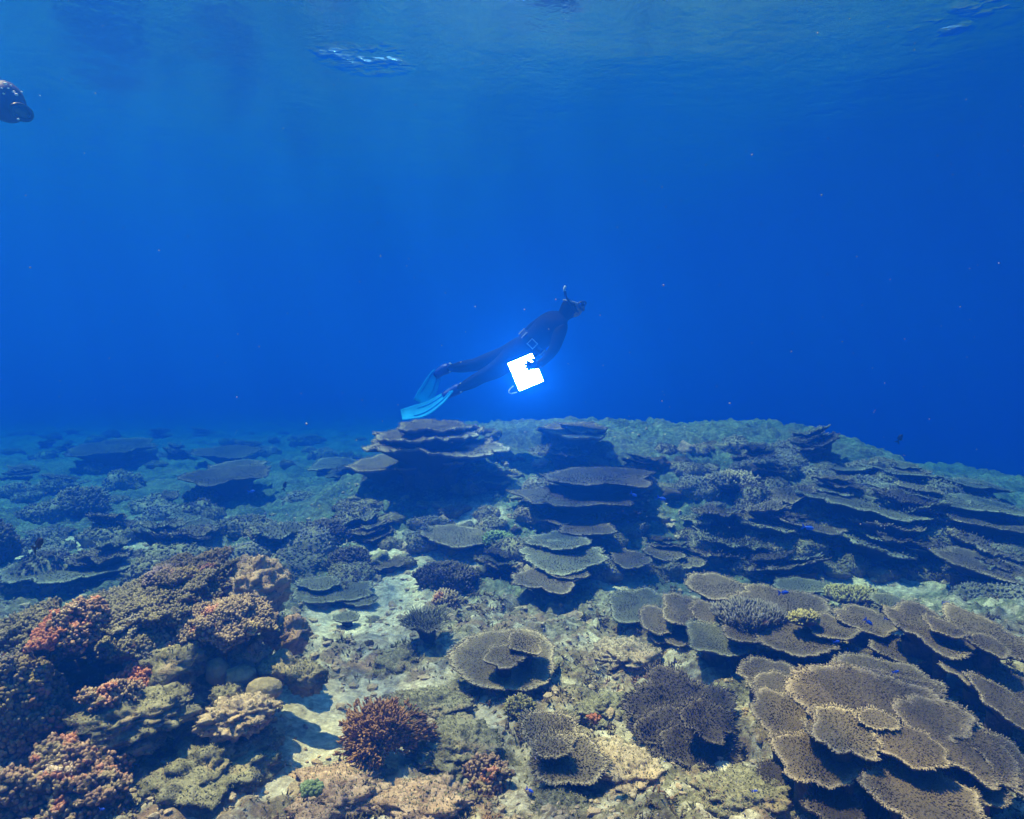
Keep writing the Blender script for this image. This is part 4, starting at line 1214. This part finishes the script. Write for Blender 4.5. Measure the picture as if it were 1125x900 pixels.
    for k, (da, kind) in enumerate(((0.0, "buckle"), (0.95, "weight"), (-0.85, "weight"))):
        t = base + da
        p = ring(np.array(t), 1.10); nr = unit(p - c); tg = np.cross(nr, ax)
        bv, bf = oriented_box(p, tg, ax, nr, 0.085, 0.075 if kind == "buckle" else 0.06, 0.03)
        bo = add_poly(kind, bv, bf, M["rubber"], belt)
        for s1 in (-1, 1):
            bv, bf = oriented_box(p + tg * s1 * 0.04 + nr * 0.016, tg, ax, nr, 0.012, 0.088, 0.012); add_poly("buckle_bar", bv, bf, M["trim"], belt)
            if kind == "buckle":
                bv, bf = oriented_box(p + ax * s1 * 0.038 + nr * 0.016, tg, ax, nr, 0.067, 0.012, 0.0115); add_poly("buckle_bar", bv, bf, M["trim"], belt)
    # fins
    for s, pts, pocket, wd, ws in (("r", [(496, 428, 8.36), (484, 439, 8.34), (466, 450, 8.30), (441, 456, 8.26)], [(506, 426, 8.39), (498, 430, 8.39), (487, 436, 8.38)], (0.20, 0.70, 0.68), (0.12, 0.19, 0.22, 0.23, 0.17)),
                                   ("l", [(480, 408, 8.54), (475, 419, 8.56), (470, 430, 8.60), (461, 442, 8.64)], [(494, 404, 8.53), (486, 407, 8.54), (478, 413, 8.55)], (0.85, 0.45, -0.3), (0.10, 0.16, 0.20, 0.22, 0.17))):
        pp = smooth_path([A(*q) for q in pocket], 10)
        tv, tf = tube(pp, np.interp(np.linspace(0, 1, 10), [0, .3, 1], [0.058, 0.064, 0.045]), 12)
        fin = mesh_obj("fin", tv, tf, M["fin_dark"], root)
        bv, bf = blade(smooth_path([A(*q) for q in pts], 16), wd, ws, 0.006)
        mesh_obj("blade", bv, bf, M["fin"], fin)
        bp_ = smooth_path([A(*q) for q in pts], 16); wv_ = unit(np.array(wd))
        for sg in (-0.5, 0.5):
            rv, rfc = tube(bp_[:13] + wv_ * (np.interp(np.linspace(0, 0.8, 13), np.linspace(0, 1, len(ws)), ws) * sg * 0.55)[:, None] + np.array([0, -0.006, 0.004]), np.linspace(0.011, 0.005, 13), 6)
            mesh_obj("rib", rv, rfc, M["fin"], fin)
        q = A(*pocket[0]); tv, tf = tube(smooth_path([q + np.array([0.0, -0.05, 0.05]), q + np.array([0.05, -0.02, 0.0]), q + np.array([0.0, -0.05, -0.05])], 8), 0.012, 6)
        mesh_obj("heel_strap", tv, tf, M["white"], fin)
diver()

def slate():
    C = at(577.5, 409, 7.75)
    root = empty("slate", C, "white square slate with an added glow in the snorkeller's hand", "slate")
    ux = unit(np.array([27.5, 0, 11.5])); uz = unit(np.cross(ux, [0, 1.0, 0])); uz = uz if uz[2] > 0 else -uz
    uy = np.cross(uz, ux)
    uy = unit(uy)
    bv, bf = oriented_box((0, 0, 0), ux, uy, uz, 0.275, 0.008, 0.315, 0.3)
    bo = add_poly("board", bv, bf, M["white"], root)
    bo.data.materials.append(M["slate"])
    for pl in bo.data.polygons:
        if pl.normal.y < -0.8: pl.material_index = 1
    bv, bf = oriented_box(ux * 0.03 - uz * 0.10 + np.array([0, -0.007, 0]), unit(ux + 0.1 * uz), uy, unit(uz - 0.1 * ux), 0.05, 0.004, 0.010)
    add_poly("pencil", bv, bf, M["pencil"], root)
    cn = lambda px, py: at(px, py, 7.75) - C
    tv, tf = tube(smooth_path([cn(564, 424), cn(560, 428), cn(559, 431), cn(562, 432.5), cn(568, 431)], 20), 0.006, 6)
    mesh_obj("cord", tv, tf, M["white"], root)
slate()

def surface_snorkeller():
    D = (SURF - 0.55 - CAM[2]) / ((HOR - 106) / FPX)
    P = at(-40, 112, D)
    root = empty("person", P, "dark figure floating at the surface, cut by the left frame edge", "person")
    A = lambda px, py, d=0.0: at(px, py, D + d) - P
    J = {}
    def j(k, px, py, d, r): J[k] = (*A(px, py, d), r)
    j("pelvis", -95, 109, 0.1, (0.15, 0.13)); j("waist", -70, 111, 0.05, 0.13); j("chest", -26, 114, 0.0, (0.22, 0.18)); j("neck", -6, 113, 0, 0.12); j("skull", 10, 112, 0, 0.15); j("crown", 23, 110, 0, 0.11)
    j("sh_r", -24, 116, -0.16, 0.08); j("el_r", -50, 128, -0.2, 0.055); j("wr_r", -76, 124, -0.2, 0.04); j("palm_r", -84, 122, -0.2, (0.04, 0.024))
    j("sh_l", -24, 104, 0.17, 0.07); j("el_l", -60, 112, 0.3, 0.05); j("wr_l", -86, 116, 0.3, 0.034); j("palm_l", -94, 116, 0.3, (0.04, 0.022))
    for s, b, sg, d0 in (("r", (-84, 122), -1, -0.2), ("l", (-94, 116), -1, 0.3)):
        for i in range(4):
            for m, q in enumerate((4, 8, 11)):
                j("f%d%d%s" % (i, m, s), b[0] + sg * q, b[1] + (i - 1.5) * 1.6 - q * 0.25, d0 + 0.004 * m, 0.012 - 0.0015 * m)
        j("th0" + s, b[0] + sg * 1, b[1] + 4, d0, 0.012); j("th1" + s, b[0] + sg * 5, b[1] + 6, d0, 0.010)
    for s, dy, dd in (("r", 8, -0.12), ("l", 0, 0.25)):
        j("hip_" + s, -108, 104 + dy * .5, dd, 0.10); j("knee_" + s, -160, 104 + dy, dd, 0.065); j("calf_" + s, -180, 104 + dy, dd, 0.06); j("ank_" + s, -212, 104 + dy, dd, 0.042); j("toe_" + s, -232, 108 + dy, dd, 0.035)
    E = [("pelvis", "waist"), ("waist", "chest"), ("chest", "neck"), ("neck", "skull"), ("skull", "crown")]
    for s in "rl":
        E += [("chest", "sh_" + s), ("sh_" + s, "el_" + s), ("el_" + s, "wr_" + s), ("wr_" + s, "palm_" + s), ("palm_" + s, "th0" + s), ("th0" + s, "th1" + s)]
        for i in range(4): E += [("palm_" + s, "f%d0%s" % (i, s)), ("f%d0%s" % (i, s), "f%d1%s" % (i, s)), ("f%d1%s" % (i, s), "f%d2%s" % (i, s))]
        E += [("pelvis", "hip_" + s), ("hip_" + s, "knee_" + s), ("knee_" + s, "calf_" + s), ("calf_" + s, "ank_" + s), ("ank_" + s, "toe_" + s)]
    skin_body("body", root, J, E, M["suit2"])
    hc = np.array(J["skull"][:3])
    a = np.linspace(0, 2 * np.pi, 25)[:-1]
    fw = unit(np.array([0.75, -0.2, -0.6])); up = unit(np.array([0.6, 0, 0.8])); sd = np.cross(fw, up)
    mv, mf = tube(hc + fw * 0.125 + sd * (0.078 * np.cos(a))[:, None] + up * (0.045 * np.sin(a))[:, None], 0.012, 8, True)
    mk = mesh_obj("mask", mv, mf, M["rubber"], root)
    lv, lf = ellipsoid(hc + fw * 0.115, fw, sd, up, 0.025, 0.07, 0.038, 2); mesh_obj("lens", lv, lf, M["lens"], mk)
surface_snorkeller()

# ------------------------------------------------------------------ fish
M["fish_dark"] = plain("dark_fish_skin", (0.003, 0.003, 0.004), 0.6)
M["fish_blue"] = plain("electric_blue_fish_skin", (0.02, 0.10, 0.95), 0.35)
M["eye"] = plain("fish_eye", (0.01, 0.01, 0.01), 0.1)
def fish_proto(name, mat, deep):
    root = bpy.data.objects.new(name, None); COL.objects.link(root); root.empty_display_size = 0.02
    n = 13; t = np.linspace(0, 1, n)
    h = deep * np.interp(t, [0, .06, .2, .4, .65, .85, 1], [0.04, .4, .86, 1, .72, .3, .2]); w = h * 0.42
    a = np.linspace(0, 2 * np.pi, 11)[:-1]
    v = np.stack([np.repeat(0.5 - t, 10).reshape(n, 10), w[:, None] * np.sin(a)[None] * 0.5, h[:, None] * np.cos(a)[None] * 0.5], -1)
    mesh_obj("body", v.reshape(-1, 3), grid_faces(n, 10, True), mat, root)
    def fin(nm, out, th=0.012):
        o = np.array(out); m = len(o)
        vv = np.concatenate([np.stack([o[:, 0], np.full(m, th), o[:, 1]], -1), np.stack([o[:, 0], np.full(m, -th), o[:, 1]], -1)])
        jj = np.arange(m); j2 = (jj + 1) % m
        add_poly(nm, vv, [list(range(m)), list(range(2 * m - 1, m - 1, -1))] + [[int(b), int(a_), int(a_ + m), int(b + m)] for a_, b in zip(jj, j2)], mat, root)
    fin("tail_fin", [(-0.46, 0.09 * deep * 2), (-0.62, .26), (-0.80, .34), (-0.70, .08), (-0.66, 0), (-0.70, -.08), (-0.80, -.34), (-0.62, -.26), (-0.46, -0.09 * deep * 2)])
    fin("dorsal_fin", [(0.28, deep * .40), (0.18, deep * .62), (-0.1, deep * .60), (-0.32, deep * .55), (-0.30, deep * .22), (0, deep * .42)])
    fin("anal_fin", [(0.02, -deep * .44), (-0.08, -deep * .64), (-0.30, -deep * .52), (-0.30, -deep * .22)])
    for s in (-1, 1):
        ev, ef = ellipsoid((0.36, s * deep * 0.155, deep * 0.10), np.array([1., 0, 0]), np.array([0, 1., 0]), np.array([0, 0, 1.]), 0.032, 0.02, 0.032, 1)
        mesh_obj("eye", ev, ef, M["eye"], root)
    return root
dark = fish_proto("fish", M["fish_dark"], 0.48); blue = fish_proto("damselfish", M["fish_blue"], 0.42)
fish_spots = [
    (dark, 43, 597, 3.1, 23, 40, "dark oval fish hovering over the dim reef at the left edge", "dark fish"),
    (dark, 989, 481, 8.6, 11, 60, "faint dark fish in blue water above the right slope", "dark fish"),
    (dark, 313, 533, 7.0, 11, 70, "tiny dark fish over the far floor left of the ridge table", "dark fish"),
    (blue, 889, 580, 5.6, 13, -10, "bright blue damselfish over the dark gully of the right slope", None),
    (blue, 728, 548, 6.3, 11, -15, "blue damselfish above the middle of the centre slope", None),
    (blue, 697, 544, 6.4, 9, -30, "small blue damselfish left of the one on the centre slope", None),
    (blue, 277, 540, 7.5, 9, 10, "dim blue damselfish by the far dim table coral", None),
    (blue, 862, 651, 4.3, 12, 5, "blue damselfish at the back rim of the flat brown plates", None),
    (blue, 955, 684, 3.9, 11, -40, "blue damselfish over the middle of the right-hand bank", None),
    (blue, 976, 680, 3.9, 8, -10, "small blue damselfish beside the one on the right-hand bank", None),
    (blue, 988, 666, 4.1, 8, -20, "blue damselfish near the back edge of the right-hand bank", None),
    (blue, 920, 705, 3.6, 8, 10, "blue damselfish behind the crest of the huge table coral", None),
    (blue, 985, 738, 3.2, 8, 20, "blue damselfish above the pale back plate of the huge table coral", None),
    (blue, 583, 869, 2.6, 10, -20, "blue damselfish in front of the fan shaped table coral", None),
    (blue, 830, 869, 2.5, 7, 5, "tiny blue damselfish over the mottled rock at the bottom edge", None),
    (blue, 113, 889, 2.5, 8, 15, "tiny blue damselfish beside the speckled red mound", None),
    (blue, 1040, 662, 4.4, 8, 5, "tiny blue damselfish above the dark round plate", None)]
used_f = set()
for (src, px, py, d, size, ang, lab, grp) in fish_spots:
    o = src if src.name not in used_f else dup(src)
    used_f.add(src.name)
    P = at(px, py, d)
    gz = float(height(P[0], P[1]))
    o.location = P
    s = size * d / FPX / 1.25
    o.scale = (s, s, s)
    o.rotation_euler = (0, -math.radians(ang), math.radians(-15 + 10 * math.sin(px)))
    tag(o, lab, "fish", "small blue fish over the corals" if src is blue else "dark fish")

# ------------------------------------------------------------------ drifting specks
def specks():
    n = 900
    iv, jf = ico(1)
    g = np.random.default_rng(44)
    y = 1.2 + 8.5 * g.random(n) ** 0.8
    px = g.uniform(-60, 1185, n); py = g.uniform(-20, 640, n)
    x = (px - PW / 2) / FPX * y; z = CAM[2] + (HOR - py) / FPX * y
    k = (z < SURF - 0.2) & (z > height(x, y) + 0.15)
    C = np.stack([x, y, z], -1)[k]
    r = 0.0008 * np.exp(g.normal(0, 0.45, len(C))) * (C[:, 1] / 2) ** 0.6
    v = (iv[None] * r[:, None, None] * (1 + 0.3 * g.normal(size=(len(C), len(iv), 1)))) + C[:, None]
    f = (jf[None] + (np.arange(len(C)) * len(iv))[:, None, None]).reshape(-1, 3)
    tag(mesh_obj("marine_snow", v.reshape(-1, 3), f, M["trim"]), "pale specks drifting in the blue water", None, None, "stuff")
specks()
def bubbles():
    iv, jf = ico(2)
    g = np.random.default_rng(8)
    D = (SURF - 0.55 - CAM[2]) / ((HOR - 106) / FPX) - 0.28
    C = np.array([at(px, py, D) for px, py in ((2, 97), (6, 92), (9, 97), (15, 101), (18, 104), (24, 101), (4, 103), (12, 94), (44, 105), (20, 131))])
    r = g.uniform(0.004, 0.011, len(C))
    v = iv[None] * r[:, None, None] * np.array([1, 1, 0.7]) + C[:, None]
    f = (jf[None] + (np.arange(len(C)) * len(iv))[:, None, None]).reshape(-1, 3)
    tag(mesh_obj("air_bubbles", v.reshape(-1, 3), f, M["white"]), "bright air bubbles rising round the figure at the left edge", None, None, "stuff")
bubbles()
